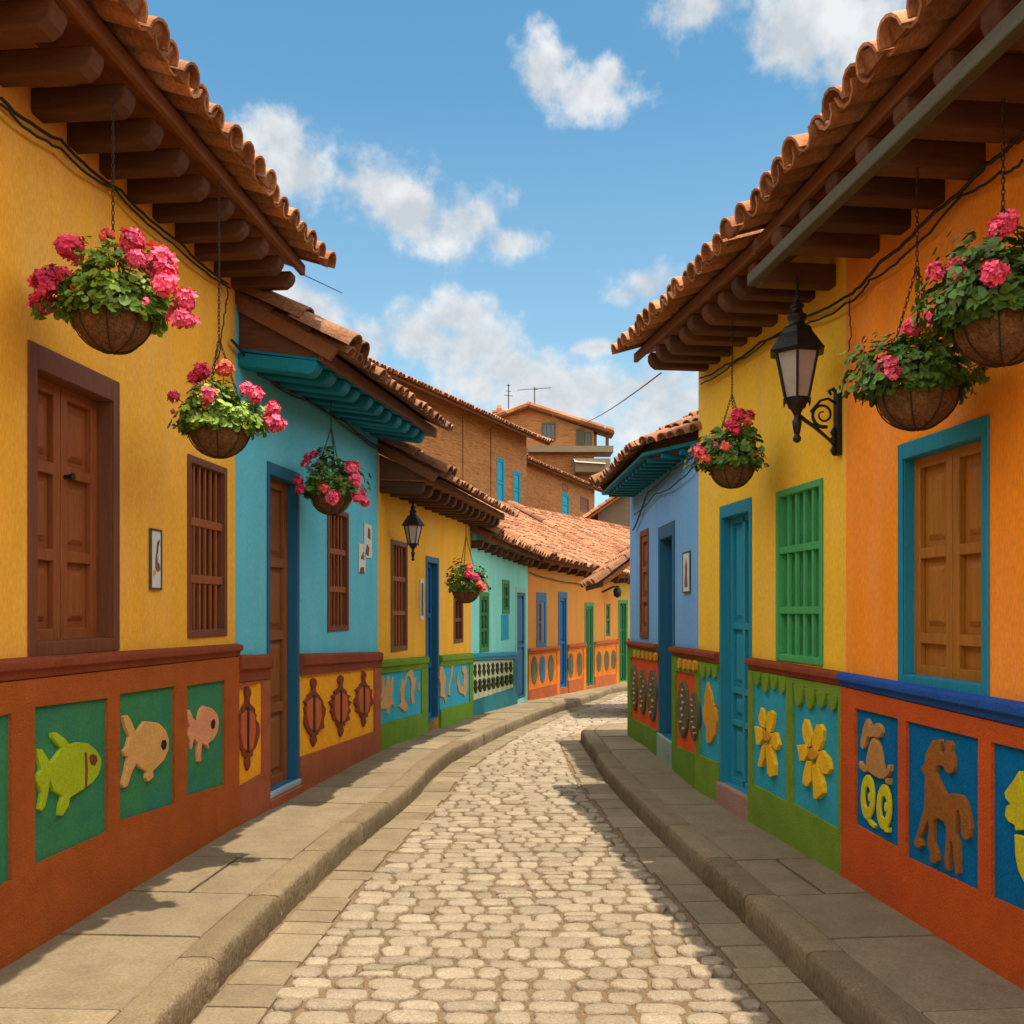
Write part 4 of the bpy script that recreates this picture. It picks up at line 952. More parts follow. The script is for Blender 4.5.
for k in range(16):
    q_ = .12+k*.235; yw = HC.W(q_, 0, 0)[1]
    xe = lerp(e0[0], e1[0], (yw-e0[1])/(e1[1]-e0[1])) if yw < e1[1] else lerp(e1[0], e2[0], (yw-e1[1])/(e2[1]-e1[1])); n_ = (HC.W(q_, 0, 0)[0]-xe)-.06
    if n_ > .05: mb = MB(); mb.box(q_-.04, q_+.04, -.05, n_, 3.045, 3.099); HC.b(mb, 'beam', m_tealbeam, r, bevel=.006)
body(r, HC, .3, HC.L-.002, 4, ZB, 4, m_lb, .2, 3.13, 20, 1.2)

# ------------------------------------------------------------------ hanging baskets
m_coir = M('coir_liner', (.17, .085, .035), .95, .25, 30, bump=1.0, bscale=90, spec=.05, bdist=.012, col2=(.10, .055, .025), c2amt=.7, c2scale=9, speck=.8, spscale=70)
m_leaf = M('leaf_green', (.12, .22, .018), .55, .15, 10, bump=0, rnd=.45, col2=(.28, .36, .03), c2amt=.8, c2scale=9, spec=.35)
m_leafd = M('leaf_dark', (.065, .14, .014), .55, .15, 10, bump=0, rnd=.45, col2=(.09, .15, .018), c2amt=.7, c2scale=9, spec=.35)
m_pink = M('petal_pink', (.82, .085, .17), .6, .15, 30, bump=0, rnd=.35, col2=(.85, .22, .28), c2amt=.6, c2scale=20, spec=.2)
m_crim = M('petal_crimson', (.70, .045, .12), .6, .15, 30, bump=0, rnd=.35, col2=(.70, .07, .12), c2amt=.6, c2scale=20, spec=.2)
m_coral = M('petal_coral', (.75, .10, .07), .6, .15, 30, bump=0, rnd=.35, col2=(.75, .25, .12), c2amt=.6, c2scale=20, spec=.2)
m_chain = M('chain_iron', (.05, .03, .02), .6, .2, 30, bump=0, metal=.5)
for m in (m_leaf, m_leafd, m_pink, m_crim, m_coral):
    m.node_tree.nodes['Principled BSDF'].inputs['Subsurface Weight'].default_value = 0
def leafmesh(mb, rng, p, nrm, size):
    nrm = nrm.normalized(); t = nrm.orthogonal().normalized(); t.rotate(Matrix.Rotation(rng.uniform(0, 6.28), 3, nrm)); b = nrm.cross(t)
    n = 7; vs = [tuple(p)]; 
    for k in range(n):
        a = -2.6+5.2*k/(n-1); rr = size*(1 if k % 2 == 0 else .92)*rng.uniform(.88, 1.08)
        vs.append(tuple(p+(t*math.cos(a)+b*math.sin(a))*rr+nrm*rng.uniform(.05, .35)*size))
    mb.add(vs, [(0, k+1, k+2) for k in range(n-1)], rng.random())
def floret(mb, rng, p, nrm, size):
    nrm = nrm.normalized(); t = nrm.orthogonal().normalized(); t.rotate(Matrix.Rotation(rng.uniform(0, 6.28), 3, nrm)); b = nrm.cross(t); r = rng.random()
    for k in range(5):
        a = 2*math.pi*k/5; u = (t*math.cos(a)+b*math.sin(a)); w = (b*math.cos(a)-t*math.sin(a)); s = size*rng.uniform(.8, 1.15); l = nrm*rng.uniform(.05, .55)*s
        mb.add([tuple(p), tuple(p+u*s*.6+w*s*.38+l*.5), tuple(p+u*s+l), tuple(p+u*s*.6-w*s*.38+l*.5)], [(0, 1, 2, 3)], r+rng.uniform(-.1, .1))
def basket(label, u, vrim, y, R, hook, heads, seed, nleaf=620, mat=None, spread=1.3, up=.95, chains=3, trail=.13, apex=None, lean=0, ls=.030):
    """u, vrim: rim centre in the picture at distance y; R rim radius in metres; heads (u, v, radius px, kind)"""
    rng = random.Random(seed); x = (u-512)/F*y; zr = EYE+(HOR-vrim)/F*y; dp = R*.92
    t = thing('hanging_basket', label, 'flower basket', (x, y, zr-dp), 0, 'flower baskets hanging from the eaves')
    # liner bowl
    mb = MB(); pr = [(R*.97*math.sin(a), dp-dp*math.cos(a)) for a in [math.pi/2*k/9 for k in range(1, 10)]]
    n = 28; vs = []
    for r_, z in pr:
        for k in range(n):
            a = 2*math.pi*k/n; q = r_*(1+rng.uniform(-.012, .012)+.035*abs(math.cos(5*a+1))-.02); vs.append((q*math.cos(a), q*math.sin(a), z+rng.uniform(-.003, .003)))
    m = len(pr); vs.append((0, 0, 0)); vs.append((0, 0, dp*.93))
    fs = [(i*n+k, i*n+(k+1) % n, (i+1)*n+(k+1) % n, (i+1)*n+k) for i in range(m-1) for k in range(n)]+[(m*n, (k+1) % n, k) for k in range(n)]+[(m*n+1, (m-1)*n+k, (m-1)*n+(k+1) % n) for k in range(n)]
    mb.add(vs, fs); mb.build('liner', m_coir, t, smooth=True)
    mb = MB()
    for k in range(8):
        a = 2*math.pi*(k+.3)/8; mb.tube([(R*1.0*math.sin(q)*math.cos(a), R*1.0*math.sin(q)*math.sin(a), dp-dp*1.02*math.cos(q)) for q in [math.pi/2*j/8 for j in range(9)]], .0035, 5)
    for q, rr in ((math.pi/2, .005),):
        mb.tube([(R*1.01*math.sin(q)*math.cos(a), R*1.01*math.sin(q)*math.sin(a), dp-dp*1.01*math.cos(q)) for a in [2*math.pi*k/28 for k in range(29)]], rr, 5)
    mb.build('wire_frame', m_chain, t, smooth=True)
    # chains
    ap = apex if apex else dp+R*2.1; hx = hook-(zr-dp)
    def chain(a, b, name):
        mb = MB(); a = Vector(a); b = Vector(b); L_ = (b-a).length; d = (b-a).normalized(); o = d.orthogonal().normalized(); k = 0; s = 0; ll = .024
        while s < L_-ll*.5:
            w = o if k % 2 else d.cross(o); c = a+d*(s+ll/2)
            mb.tube([c+d*(ll*.62*math.cos(q))+w*(.007*math.sin(q)) for q in [2*math.pi*j/6 for j in range(7)]], .0026, 3); s += ll*.92; k += 1
        mb.build(name, m_chain, t)
    for k in range(chains):
        a = 2*math.pi*k/chains+.5+seed; chain((R*math.cos(a), R*math.sin(a), dp), (0, 0, ap), 'chain')
    if hx > ap+.05: chain((0, 0, ap), (0, 0, hx), 'chain')
    # foliage
    mb = MB()
    for k in range(nleaf):
        if rng.random() < trail:
            a = rng.uniform(0, 6.283); rr = R*rng.uniform(.95, 1.28); p = Vector((rr*math.cos(a), rr*math.sin(a), dp+R*rng.uniform(-.12, .22))); nr = Vector((math.cos(a), math.sin(a), rng.uniform(-.2, .8)))
        else:
            v = Vector((rng.gauss(0, 1), rng.gauss(0, 1), abs(rng.gauss(0, .8)))).normalized(); q = rng.uniform(.25, 1)**.4
            if rng.random() < .05: q *= rng.uniform(1.0, 1.2)
            lump = 1+.18*math.sin(v.x*5+seed)+.12*math.sin(v.y*7+v.z*6+seed*2)
            p = Vector((v.x*R*spread*q*lump, v.y*R*spread*q*lump, dp+v.z*R*up*q*lump*1.05)); nr = v+Vector((rng.uniform(-.6, .6), rng.uniform(-.6, .6), rng.uniform(-.1, .9)))
        leafmesh(mb, rng, p, nr, rng.uniform(.6, 1.25)*ls)
    for k in range(16):   # stems
        a = rng.uniform(0, 6.28); e = Vector((R*spread*.9*math.cos(a), R*spread*.9*math.sin(a), dp+R*rng.uniform(-.2, .8))); mb.tube([(0, 0, dp*.9), (e.x*.5, e.y*.5, dp+R*.4), tuple(e)], [.004, .003, .002], 4, .3)
    mb.build('foliage', mat or m_leaf, t, recalc=False)
    for hu, hv, hr, kind in heads:
        hx_ = (hu-u)/F*y; hz = (vrim-hv)/F*y+dp; rr = hr/F*y
        lat = abs(hx_)/(R*spread*1.1); vv = min(.95, abs(hz-dp)/(R*up*1.1)); hy = -R*spread*1.02*math.sqrt(max(0, 1-lat*lat-vv*vv*.8))-.015
        c = Vector((hx_, hy, hz)); mb = MB(); cnt = max(14, int(60*min(1, (rr/.05)**1.2)))
        for k in range(cnt):
            v = Vector((rng.gauss(0, 1), rng.gauss(0, 1), rng.gauss(0, .8))).normalized(); floret(mb, rng, c+v*rr*rng.uniform(.55, 1.0), v+Vector((0, 0, .3)), rr*rng.uniform(.30, .42)+.004)
        mb.build('flower_head', kind, t, recalc=False)
        mb = MB(); mb.tube([tuple(c+(Vector((0, 0, dp+.02))-c)*k) for k in (0, .4, .8)], .003, 4); mb.build('flower_stem', m_leafd, t)
    # spare blossoms scattered through the leaves
    for k in range(5):
        a = rng.uniform(0, 6.28); c = Vector((R*spread*math.cos(a), R*spread*math.sin(a), dp+R*rng.uniform(.1, .8))); mb = MB()
        for j in range(10):
            v = Vector((rng.gauss(0, 1), rng.gauss(0, 1), rng.gauss(0, 1))).normalized(); floret(mb, rng, c+v*.012, v, .011)
        mb.build('flower_head', rng.choice([m_coral, m_pink]), t, recalc=False)
    return t
PK, CR, CO = m_pink, m_crim, m_coral
basket('largest left basket of bright pink geraniums in front of the brown shutters', 113, 318, 4.45, .176, 4.06,
       [(86,260,14,CR),(54,280,13,CR),(48,306,12,CR),(62,295,12,CR),(141,250,12,PK),(160,262,16,PK),(168,276,11,PK),(172,290,12,PK),(186,300,11,PK),(180,318,11,PK),(192,321,8,PK),(91,293,6,CR),(150,272,9,PK),(122,248,7,CO),(52,290,10,CR)], 1, 1600, spread=1.6, up=1.65, ls=0.023)
basket('pink geranium basket hanging at the corner between ochre and sky blue walls', 219, 430, 5.45, .172, 4.05,
       [(211,377,8,CR),(232,374,8,CO),(223,404,8,PK),(252,393,7,PK),(258,397,8,PK),(274,409,7,PK),(274,422,10,PK),(281,425,6,PK),(180,400,6,CR),(203,383,7,CR)], 2, 1300, spread=1.55, up=1.45, apex=.68, ls=0.024)
basket('airy basket with red and pink blooms hanging before the sky blue house front', 331, 496, 8.2, .175, 3.44,
       [(311,459,4,CR),(318,457,4,CR),(308,466,4,CR),(355,470,7,PK),(358,482,7,PK),(339,501,7,PK),(361,498,7,PK),(302,483,5,CR),(306,492,5,CR),(365,502,5,PK),(330,492,5,CO)], 3, 900, mat=m_leafd, spread=1.5, up=2.1, apex=.75, ls=0.028)
basket('small distant basket hanging on the gold yellow wall beside the blue door', 466, 590, 12.8, .19, 3.0,
       [(470,568,4,CO),(480,584,4,CO),(476,577,4,CR),(483,588,4,CO),(469,575,4,CR)], 4, 420, mat=m_leafd, spread=1.45, up=2.0, apex=.9, ls=0.034)
basket('closest right basket with big pink blooms, partly outside the frame', 1003, 322, 3.72, .182, 3.63,
       [(984,238,11,PK),(975,246,10,PK),(966,258,0,PK)][:2]+[(934,272,9,PK),(941,278,8,PK),(963,294,12,PK),(955,262,0,PK)][:3]+[(940,287,5,CO),(1010,268,8,PK)], 5, 1500, mat=m_leafd, spread=1.5, up=1.8, apex=.62, ls=0.026)
basket('pink geranium basket in front of the bright orange wall above the turquoise window', 917, 393, 4.3, .180, 3.66,
       [(896,338,9,PK),(914,330,8,PK),(908,345,6,CO),(935,345,10,PK),(957,362,8,PK),(870,376,9,PK),(969,370,8,CR),(874,384,7,PK),(889,341,5,PK)], 6, 1300, mat=m_leafd, spread=1.5, up=1.65, apex=.74, ls=0.024)
basket('basket of red geraniums hanging over the teal door of the yellow house', 732, 467, 6.68, .160, 3.62,
       [(733,419,7,CR),(744,420,6,CR),(725,430,6,CR),(697,457,6,CO),(695,452,6,PK),(701,463,5,CO),(718,452,5,CO),(741,425,5,CO),(728,436,5,CR)], 7, 1100, mat=m_leafd, spread=1.6, up=2.0, apex=.66, ls=0.026)
# ------------------------------------------------------------------ lanterns
def lantern(label, x, y, z0, S, hookz, ang=0.3, wallfac=None, bracket=False):
    """hexagonal glass lantern; z0 bottom tip, S overall height"""
    t = thing('wall_lantern', label, 'lantern', (x, y, z0), 0, 'iron lanterns on the house fronts')
    k = S/.92
    mb = MB(); mb.lathe([(.004,0),(.022,.012),(.026,.03),(.014,.05),(.018,.06),(.026,.10),(.030,.13),(.018,.15),(.020,.17),(.034,.20),(.052,.215),(.058,.235),(.078,.27)], seg=14); 
    mb.v = [(a*k, b*k, c*k) for a, b, c in mb.v]; mb.build('base_cup', m_iron, t, smooth=True)
    # glass
    mb = MB(); mb.lathe([(.068,.262),(.132,.545)], seg=6, phase=ang); mb.v = [(a*k, b*k, c*k) for a, b, c in mb.v]; mb.build('glass_pane', m_glass, t)
    # ribs
    for q in range(6):
        a = ang+2*math.pi*q/6; mb = MB(); mb.tube([(.074*k*math.cos(a), .074*k*math.sin(a), .25*k), (.139*k*math.cos(a), .139*k*math.sin(a), .55*k)], .008*k, 5); mb.tube([(.084*k*math.cos(a), .084*k*math.sin(a), .26*k), (.088*k*math.cos(a), .088*k*math.sin(a), .225*k)], [.010*k, .002*k], 5); mb.build('rib', m_iron, t)
    mb = MB()
    mb.lathe([(.140,.535),(.178,.545),(.182,.553),(.172,.562),(.135,.615),(.105,.655),(.090,.690),(.078,.700)], seg=6, phase=ang)
    mb.v = [(a*k, b*k, c*k) for a, b, c in mb.v]; mb.build('cap', m_iron, t, bevel=.004)
    mb = MB(); mb.lathe([(.074,.69),(.050,.71),(.046,.74),(.058,.755),(.058,.77),(.036,.785),(.030,.81),(.042,.822),(.040,.835),(.018,.85),(.014,.87),(.024,.885),(.016,.90),(.008,.92)], seg=14); mb.v = [(a*k, b*k, c*k) for a, b, c in mb.v]; mb.build('finial', m_iron, t, smooth=True)
    if hookz > z0+S: mb = MB(); mb.tube([(0, 0, S-.01), (.004, 0, (hookz-z0+S)/2), (0, 0, hookz-z0)], .008, 6); mb.build('hanging_rod', m_iron, t)
    if bracket:
        P = Vector((x, y)); q = (P-wallfac.p0).dot(wallfac.t); n = (P-wallfac.p0).dot(wallfac.nr)
        def w2(nn, z, ds=0):   # point in the plane of the bracket
            X, Y, _ = wallfac.W(q+ds, nn, 0); return (X-x, Y-y, z)
        mb = MB(); 
        a = wallfac.ang; tt = wallfac.t
        pl = []
        for ds in (-.028, .028):
            for nn in (.004, .034):
                for zz in (-.07, .31): pl.append(w2(nn, zz, ds))
        mb.add(pl, [(0,1,3,2),(4,6,7,5),(0,4,5,1),(2,3,7,6),(0,2,6,4),(1,5,7,3)])
        mb.tube([w2(.018, .30), w2(.05, .335), w2(.075, .32), w2(.06, .295)], [.012, .013, .012, .008], 6)
        for zz, rr in ((.02,.03),(-.04,.022),(.07,.022)): mb.lathe([(rr*.3,-.03),(rr,0),(rr*.3,.03)], w2(.045, zz), 7)
        mb.build('wall_plate', m_iron, t, bevel=.004)
        mb = MB(); mb.tube([w2(n-.005, .175), w2(n*.8, .135), w2(n*.6, .10), w2(n*.35, .045), w2(.02, -.02)], [.012, .012, .011, .010, .010], 6, ); 
        mb.build('bracket_arm', m_iron, t, smooth=True)
        mb = MB(); c = (n*.40, .175); pts = []
        for j in range(34):
            th = -1.9+j*.30; rr = .078*(1-j/42); pts.append(w2(c[0]+rr*math.cos(th)*1.0, c[1]+rr*math.sin(th)))
        pts = [w2(n*.82, .14), w2(n*.6, .105)]+pts
        mb.tube(pts, [.010]*2+[.011-.0002*j for j in range(34)], 6); mb.build('scroll', m_iron, t, smooth=True)
        mb = MB(); mb.tube([w2(n*.40+.078, .19), w2(.13, .26), w2(.08, .275), w2(.02, .24)], .009, 6); mb.build('scroll', m_iron, t, smooth=True)
    return t
yl = 5.75; lantern('large black iron lantern on a scrolled bracket beside the green barred window', (797-512)/F*yl, yl, EYE+(HOR-443)/F*yl, .92, 3.62, .25, HB, True)
yl = 11.3; lantern('smaller black lantern hanging under the eave of the gold yellow house', (413-512)/F*yl, yl, EYE+(HOR-561)/F*yl, .71, 3.05, .1)
# little bracket lamp far down the lane
yl = FE.p0.y+FE.t.y*FE.S(606); q = FE.S(606); X, Y, _ = FE.W(q, .32, 0); t = thing('wall_lantern', 'tiny dark bracket lamp far down the lane above a narrow green window', 'lantern', (X, Y, FE.pix(606, 596)[1]), FE.ang, 'iron lanterns on the house fronts')
mb = MB(); mb.lathe([(.02,-.05),(.10,0),(.12,.14),(.06,.24),(.02,.28)], seg=8); mb.build('lamp_head', m_iron, t, smooth=True)
mb = MB(); mb.tube([(0, 0, .2), (-.3, 0, .25), (-.35, .3, .1)], .03, 6); mb.build('bracket_arm', m_iron, t, smooth=True)

# ------------------------------------------------------------------ plaques on the walls
m_plbr = stucco('plaque_brown', (.20, .10, .05), bump=.3)
def plaque(fac, u0, u1, v0, v1, label, figs, mat=None, border=True):
    s0, s1, z0, z1 = rect(fac, u0, u1, v0, v1); p = fac.W((s0+s1)/2, 0, z0); t = thing('wall_plaque', label, 'plaque', p, fac.ang, 'small plaques on the house walls')
    w = (s1-s0)/2; h = z1-z0; mb = MB(); mb.box(-w, w, .003, .012, 0, h); mb.build('plate', mat or m_white, t, flip=fac.side, bevel=.004)
    if border:
        mb = MB(); ring(mb, (-w-.012, w+.012, -.012, h+.012), .012, .003, .016); mb.build('border', m_gray, t, flip=fac.side)
    for m, poly in figs:
        mb = MB(); mb.prism([(a*w, b*h) for a, b in poly], .010, .017); mb.build('figure', m, t, flip=fac.side, bevel=.002)
plaque(FA, 149.5, 159, 531, 588, 'small framed tile picture between shutters and barred window on the ochre wall', [(m_plbr, [(-.2,.35),(.3,.28),(.75,.33),(.6,.42),(.2,.46),(.1,.62),(-.1,.6),(-.2,.45)]), (m_gray, [(.0,.62),(.25,.60),(.35,.72),(.7,.86),(.2,.80)]), (m_fisho, [(-.6,.2),(-.1,.24),(-.3,.32),(-.7,.3)])])
plaque(FB, 363.5, 371, 524, 558, 'broken white stucco plaque high on the sky blue wall', [(m_plbr, [(-.8,.1),(0,.05),(.2,.3),(-.4,.4)]), (m_plbr, [(-.2,.6),(.5,.55),(.4,.85),(-.1,.9)])], border=False)
plaque(FB, 358, 364.5, 544, 573, 'lower peeling white plaque fragment on the sky blue wall', [(m_plbr, [(-.9,.0),(.6,.0),(.4,.22),(-.6,.18)]), (m_plbr, [(-.5,.5),(.5,.45),(.3,.75)])], border=False)
plaque(FC, 420, 423.2, 579, 620, 'slim white plaque beside the bright blue door', [(m_bluefr, [(-.6,.1),(.4,.1),(.4,.9),(-.6,.9)])], border=False)
plaque(HC, 684.3, 690.8, 553, 591.5, 'white tile plaque with a dark standing figure on the periwinkle wall', [(m_plbr, [(-.45,.12),(.45,.12),(.35,.3),(.2,.55),(.3,.62),(.1,.75),(0,.86),(-.15,.74),(-.3,.6),(-.25,.4)])])

# ------------------------------------------------------------------ cables
cable(FA, [(0,98),(60,140),(120,190),(180,243),(228,284)], .009, 'upper black cable run under the eave of the ochre house', n=.04)
cable(FA, [(0,104),(60,149),(115,190),(180,250),(230,288)], .007, 'lower sagging black cable under the eave of the ochre house', n=.05)
cable(FA, [(228,285),(225,310),(220,345),(216,372)], .005, 'thin cable dropping at the corner of the ochre house', .02)
cable(FB, [(232,340),(262,372),(300,395),(345,422),(379,447)], .012, 'thick black cable run below the teal eaves', n=.05)
cable(FB, [(236,345),(275,386),(318,404),(360,437),(380,449)], .008, 'thin looping cable below the teal eaves', n=.04)
cable(FC, [(380,487),(410,497),(440,510),(470,522)], .010, 'cable under the eave of the gold yellow house', n=.04)
cable(HA, [(1023,128),(985,165),(930,215),(880,262),(848,296)], .010, 'upper thick cable run along the top of the orange wall', n=.05)
cable(HA, [(1023,160),(1000,172),(960,195),(910,250),(870,280),(848,303)], .007, 'lower thin cable run along the top of the orange wall', n=.04)
cable(HB, [(846,296),(800,318),(760,343),(725,365),(700,378)], .009, 'upper cable run along the top of the yellow wall', n=.04)
cable(HB, [(846,303),(810,322),(770,338),(735,362),(701,384)], .007, 'lower cable run along the top of the yellow wall', n=.05)
cable(HB, [(849,300),(851,330),(848,352)], .004, 'short loose wire hanging beside the orange wall', n=.03)
cable(HC, [(698,452),(672,470),(648,492),(633,530)], .010, 'drooping cable bundle below the teal soffit of the periwinkle house', n=.04)
cable(HC, [(698,460),(675,484),(655,494),(634,515)], .007, 'thin cable below the teal soffit of the periwinkle house', n=.05)
cable(FE, [(530,572),(548,578),(575,583),(600,587)], .012, 'faded cable along the apricot wall', n=.04)

# ------------------------------------------------------------------ houses further off
def simplehouse(p0, p1, side, label, zt, wins, overhang, slope, run, depth, mat, extra=None, bstep=.7):
    f = Fac(p0, p1, side); r = f.root('house', label, 'house'); inn = []
    for (u0, u1, v0, v1, fm, lm) in wins:
        fr, i = opening(r, f, rect(f, u0, u1, v0, v1), .07, .1, fm, 'w', 'window'); leaf(fr, f, i, -.05, lm, (1, 1), 'shutter'); inn.append(grow(i))
    wall(r, f, 0, f.L, -1.5, zt+overhang*math.tan(math.radians(slope)), inn, mat)
    roof(r, f, -.1, f.L+.3, overhang, overhang, zt, zt, slope, run, m_beam, m_deck, m_tile_dk, beams=False, rake0=True, rake1=True, ridge=True, back=run*.9, seg=4)
    body(r, f, .02, f.L-.02, depth, -1.5, 4, mat, overhang, zt, slope, run)
    return f, r
m_tealsh = wood('teal_shutter', (.0, .24, .32), bump=.1, var=.06, c2amt=.2)
def fp(u, v, z):    # point at height z seen at (u, v)
    y = (z-EYE)/((HOR-v)/F); return Vector(((u-512)/F*y, y))
def shift(a, b, side, d):
    t = (b-a).normalized(); n = Vector((t.y, -t.x)) if side < 0 else Vector((-t.y, t.x)); return a-n*d, b-n*d
ea, eb = fp(425, 388.5, 8), fp(547, 443, 8); ea = ea-(eb-ea)*.55; w0, w1 = shift(ea, eb, -1, .85)
fB1, rB1 = simplehouse(w0, w1, -1, 'tall brown brick house with teal shutters rising behind the gold yellow house', 8.0,
    [(496.5,504.5,458,508,m_tealfr,m_tealsh),(513,520.5,471,510,m_tealfr,m_tealsh)], .85, 24, 4, 7, m_adobe)
for u, lab in ((463, 'a'), (491, 'b')):
    mb = MB(); q = fB1.S(u); mb.box(q-.07, q+.07, 0, .05, -1, 8.05); fB1.b(mb, 'wall_post', m_adobe, rB1)
ea, eb = fp(523.5, 458, 7.6), fp(604, 492, 7.6); w0, w1 = shift(ea, eb, -1, .5)
fB3, rB3 = simplehouse(w0, w1, -1, 'low brown brick house with one small teal window below the balcony house', 7.6,
    [(561.5,569,493,516,m_tealfr,m_tealsh),(562,568,484,491,m_frameb,m_shut),(580,589,497,512,m_frameb,m_frameb)], .5, 20, 4.5, 7, m_adobe)
# R5 / R4 on the right
fR5 = None
def gable_house(label, uL, uR, yN, yF, zE, zA, zB, mat, uA=None, eaveL=.6, group=None, sideboard=None, roofmat=None):
    """gable end towards the viewer: eaves run away down the lane"""
    xL = (uL-512)/F*yN; xR = (uR-512)/F*yN
    t = thing('house', label, 'house', (xL, yN, 0)); w = xR-xL; xa = (((uA-512)/F*yN)-xL) if uA else w/2; D = yF-yN
    mb = MB(); mb.prism([(0, zB), (w, zB), (w, lerp(zE, zA, .0)), (xa, zA), (0, zE)], 0, D); mb.build('wall', mat, t)
    th = .09
    for sgn in (0, 1):
        a = Vector((0-eaveL, 0, zE-eaveL*(zA-zE)/max(xa, .1))) if sgn == 0 else Vector((w+eaveL, 0, zE-eaveL*(zA-zE)/max(w-xa, .1))); b = Vector((xa, 0, zA))
        mb = MB(); y0, y1 = -.45, D+.3
        mb.hexa([(a.x,y0,a.z),(b.x,y0,b.z),(b.x,y1,b.z),(a.x,y1,a.z),(a.x,y0,a.z+th),(b.x,y0,b.z+th),(b.x,y1,b.z+th),(a.x,y1,a.z+th)])
        o = mb.build('roof', m_deck, t)
        # tiles down the slope: local frame along y
        d = (b-a); L_ = d.length; d.normalize(); nd = Vector((-d.z, 0, d.x)) if sgn == 0 else Vector((d.z, 0, -d.x)); mt = MB(); y = y0+.05
        while y < y1:
            s = -.1+random.uniform(-.03, .03)
            while s < L_-.05:
                c0 = a+Vector((0, y, th))+d*s+nd*.05; c1 = c0+d*.42-nd*.015; r0 = .12; vs = []
                for c, r_ in ((c0, r0), (c1, r0*.84)):
                    for k in range(6):
                        q = math.pi*k/5; vs.append(tuple(c+Vector((0, 1, 0))*(r_*math.cos(q))+nd*(r_*math.sin(q))))
                mt.add(vs, [(k, k+1, 7+k, 6+k) for k in range(5)]+[(0,1,2,3,4,5),(6,7,8,9,10,11),(0,6,11,5)]); s += .36
            y += .24
        mt.build('tile_rows', roofmat or m_tile, o, smooth=True)
    mb = MB(); mb.tube([(xa, -.5, zA+th+.06), (xa, D+.3, zA+th+.06)], .14, 8); mb.build('ridge_cap', m_tile, t, smooth=True)
    return t, w, xa, D
m_siding = M('grey_siding', (.15, .11, .065), .85, .2, 4, (.5, .5, 14), .6, 14, (.5, .5, 10), spec=.1)
yN = 37; t, w, xa, D = gable_house('small tiled house peeking out behind the periwinkle corner with pale wooden siding', 598, 690, yN, yN+5, EYE+(HOR-513)/F*yN, EYE+(HOR-476)/F*yN, -1, m_siding, uA=652, eaveL=.45)
yN = 17.2; t, w, xa, D = gable_house('low tiled roof house tucked against the far side of the periwinkle house', 656, 745, yN, yN+3.2, EYE+(HOR-544)/F*yN, EYE+(HOR-512)/F*yN, -1, m_adobe, uA=697, eaveL=1.0, roofmat=m_tile_dk)

# balcony house on the hill
yN = 50; K = yN/F
X = lambda u: (u-512)*K
Z = lambda v: EYE+(HOR-v)*K
t = thing('house', 'highest brown brick house with an open timber balcony at its right end', 'house', (X(497), yN, 0)); ox = X(497)
mb = MB(); mb.prism([(0, -1), (X(594)-ox, -1), (X(594)-ox, Z(431)), (X(530)-ox, Z(409)), (0, Z(419))], 0, 7); mb.build('wall', m_adobe, t)
def win(t, u0, u1, v0, v1, fm, pm, y=0, cols=2):
    mb = MB(); a, b, c, d = X(u0)-ox, X(u1)-ox, Z(v1), Z(v0); w = .09
    mb.box(a, a+w, y-.06, y, c, d); mb.box(b-w, b, y-.06, y, c, d); mb.box(a+w, b-w, y-.06, y, c, c+w); mb.box(a+w, b-w, y-.06, y, d-w, d)
    for k in range(1, cols): q = lerp(a, b, k/cols); mb.box(q-.03, q+.03, y-.05, y, c+w, d-w)
    f = mb.build('window', fm, t); mb = MB(); mb.box(a+w, b-w, y-.03, y-.005, c+w, d-w); mb.build('pane', pm, f)
win(t, 542, 555.5, 423, 440, m_gray, m_win, cols=3); win(t, 576, 584, 429, 449, m_gray, m_gray, cols=2); win(t, 584.5, 591.5, 432, 449, m_gray, m_win, cols=2)
for (ua, va, ub, vb, yd) in ((527, 406.5, 595, 427.5, 7.4), (595, 427.5, 613.5, 433, 1.1), (531, 406, 489, 421, 7.4)):
    mb = MB(); a = Vector((X(ua)-ox, 0, Z(va))); b = Vector((X(ub)-ox, 0, Z(vb)))
    mb.hexa([(a.x,-.5,a.z-.12),(b.x,-.5,b.z-.12),(b.x,yd,b.z-.12),(a.x,yd,a.z-.12),(a.x,-.5,a.z),(b.x,-.5,b.z),(b.x,yd,b.z),(a.x,yd,a.z)]); o = mb.build('roof', m_fascia, t)
    mt = MB(); n_ = int((b-a).length/.4)
    for k in range(n_):
        for yy in range(int((yd+.5)/.3)):
            p = a.lerp(b, (k+.5)/n_); y0 = -.5+yy*.3; dd_ = (b-a).normalized()
            mt.tube([(p.x-dd_.x*.22, y0, p.z-dd_.z*.22+.05), (p.x+dd_.x*.22, y0, p.z+dd_.z*.22+.04)], .12, 5)
    mt.build('tile_rows', m_tile, o, smooth=True)
mb = MB(); mb.box(X(528)-ox, X(612)-ox, -.7, 0, Z(454), Z(448)); mb.build('balcony_floor', m_siding, t)
mb = MB(); mb.box(X(594)-ox, X(612)-ox, .005, 1.0, Z(454), Z(449)); mb.build('balcony_floor', m_siding, t)
for u in (595.5, 607.5):
    mb = MB(); mb.box(X(u)-ox-.08, X(u)-ox+.08, .1, .28, Z(449), Z(431.5)); mb.build('post', m_frameb, t)
mb = MB(); mb.box(X(594)-ox, X(611)-ox, -.66, -.6, Z(450), Z(448.6)); mb.box(X(594)-ox, X(611)-ox, .1, .2, Z(434), Z(431)); mb.build('balcony_beam', m_frameb, t)
mb = MB(); mb.box(X(574)-ox, X(608)-ox, -1.2, 0, Z(475), Z(462)); mb.build('lean_to', m_siding, t)
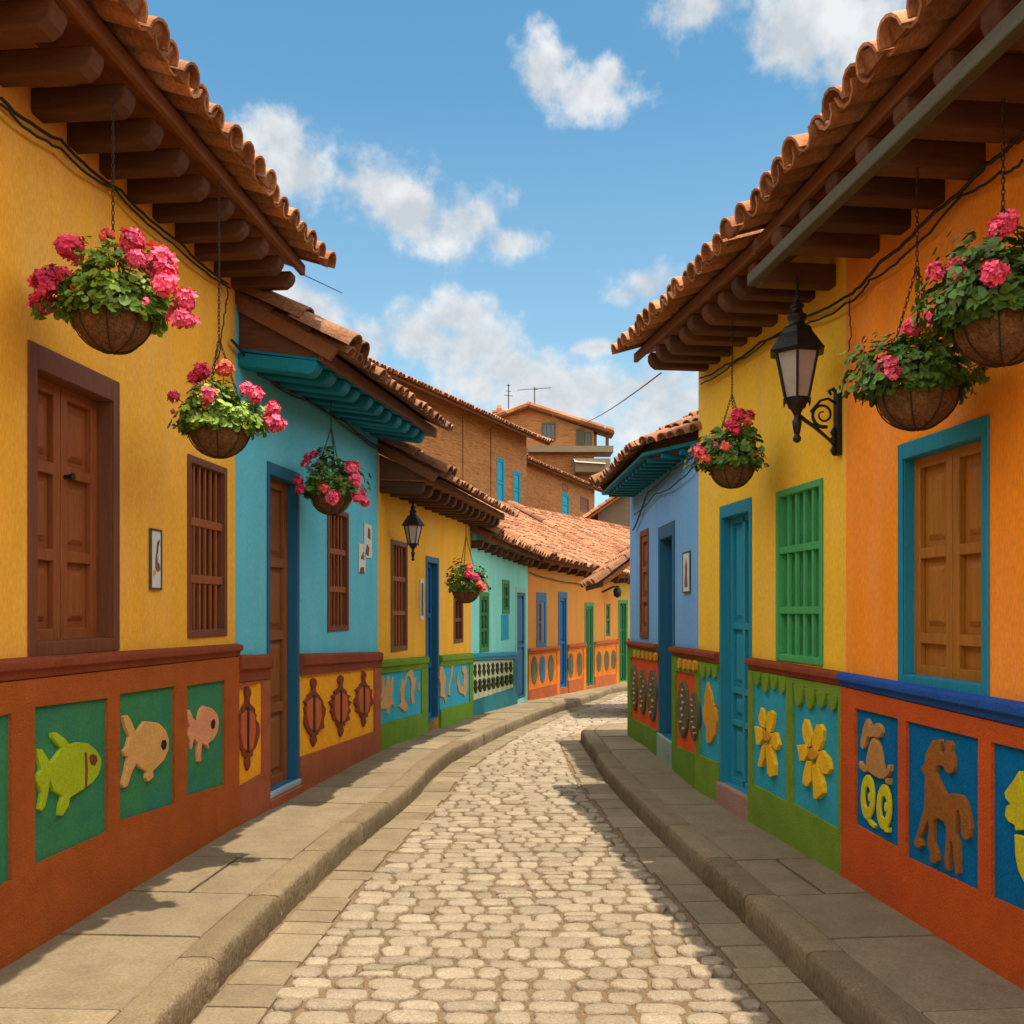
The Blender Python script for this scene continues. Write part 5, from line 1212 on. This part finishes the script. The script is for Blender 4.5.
mb = MB(); mb.hexa([(X(573)-ox,-1.4,Z(466)),(X(603)-ox,-1.4,Z(468)),(X(603)-ox,0,Z(464)),(X(573)-ox,0,Z(459)),(X(573)-ox,-1.4,Z(465)),(X(603)-ox,-1.4,Z(467)),(X(603)-ox,0,Z(463)),(X(573)-ox,0,Z(458))]); mb.build('sheet_roof', m_white, t)
# chimney, aerials
t = thing('chimney', 'small clay chimney pot on the ridge behind the brown brick roof', 'chimney', (X(499), yN+.5, Z(418)))
mb = MB(); mb.box(-.3, .3, -.25, .25, -.1, .35); mb.box(-.36, .36, -.3, .3, .35, .45); mb.build('stack', m_adobe, t); mb = MB(); mb.lathe([(.12,.45),(.15,.6),(.1,.8)], seg=8); mb.build('pot', m_tile, t)
def aerial(u, vt, vb, y, label, arms):
    k = y/F; x = (u-512)*k; z0 = EYE+(HOR-vb)*k; h = (vb-vt)*k; t = thing('aerial', label, 'aerial', (x, y, z0), .4, 'aerials on the roofs')
    mb = MB(); mb.tube([(0, 0, -.6), (0, 0, h)], .03, 5); mb.build('mast', m_iron, t)
    mb = MB()
    for a0_, a1_, zz, z2 in arms: mb.tube([(a0_, 0, h*zz), (a1_, 0, h*z2)], .02, 4)
    mb.build('arm', m_iron, t)
aerial(508.5, 384, 413, yN+1, 'left thin television aerial on the far roof', [(-.25,.25,.6,.6),(-.12,.12,.95,.95),(-.15,.15,.75,.75)])
aerial(534.5, 387, 406, yN+1, 'right television aerial with slanted arm on the far roof', [(-1.0,1.0,.75,1.05),(-.2,.2,.88,.88)])
def span(p, q, sag, r, label):
    p = Vector(p); q = Vector(q); mb = MB(); mb.tube([tuple(p.lerp(q, k/24)-Vector((0, 0, sag*4*(k/24)*(1-k/24)))) for k in range(25)], r, 5)
    o = mb.build('cable', m_black, smooth=True); tag(o, label, 'cable')
q = HB.W(HB.L+.05, .33, 3.72)
span(q, ((551-512)*K, yN, Z(412)), .6, .007, 'overhead wire strung from the right eave to the far balcony house')
q = FA.W(FA.L+.05, .5, 4.1); y_ = 8.4
span(q, ((342-512)/F*y_, y_, EYE+(HOR-293)/F*y_), .0, .004, 'short loose wire end sticking out from the left eave')
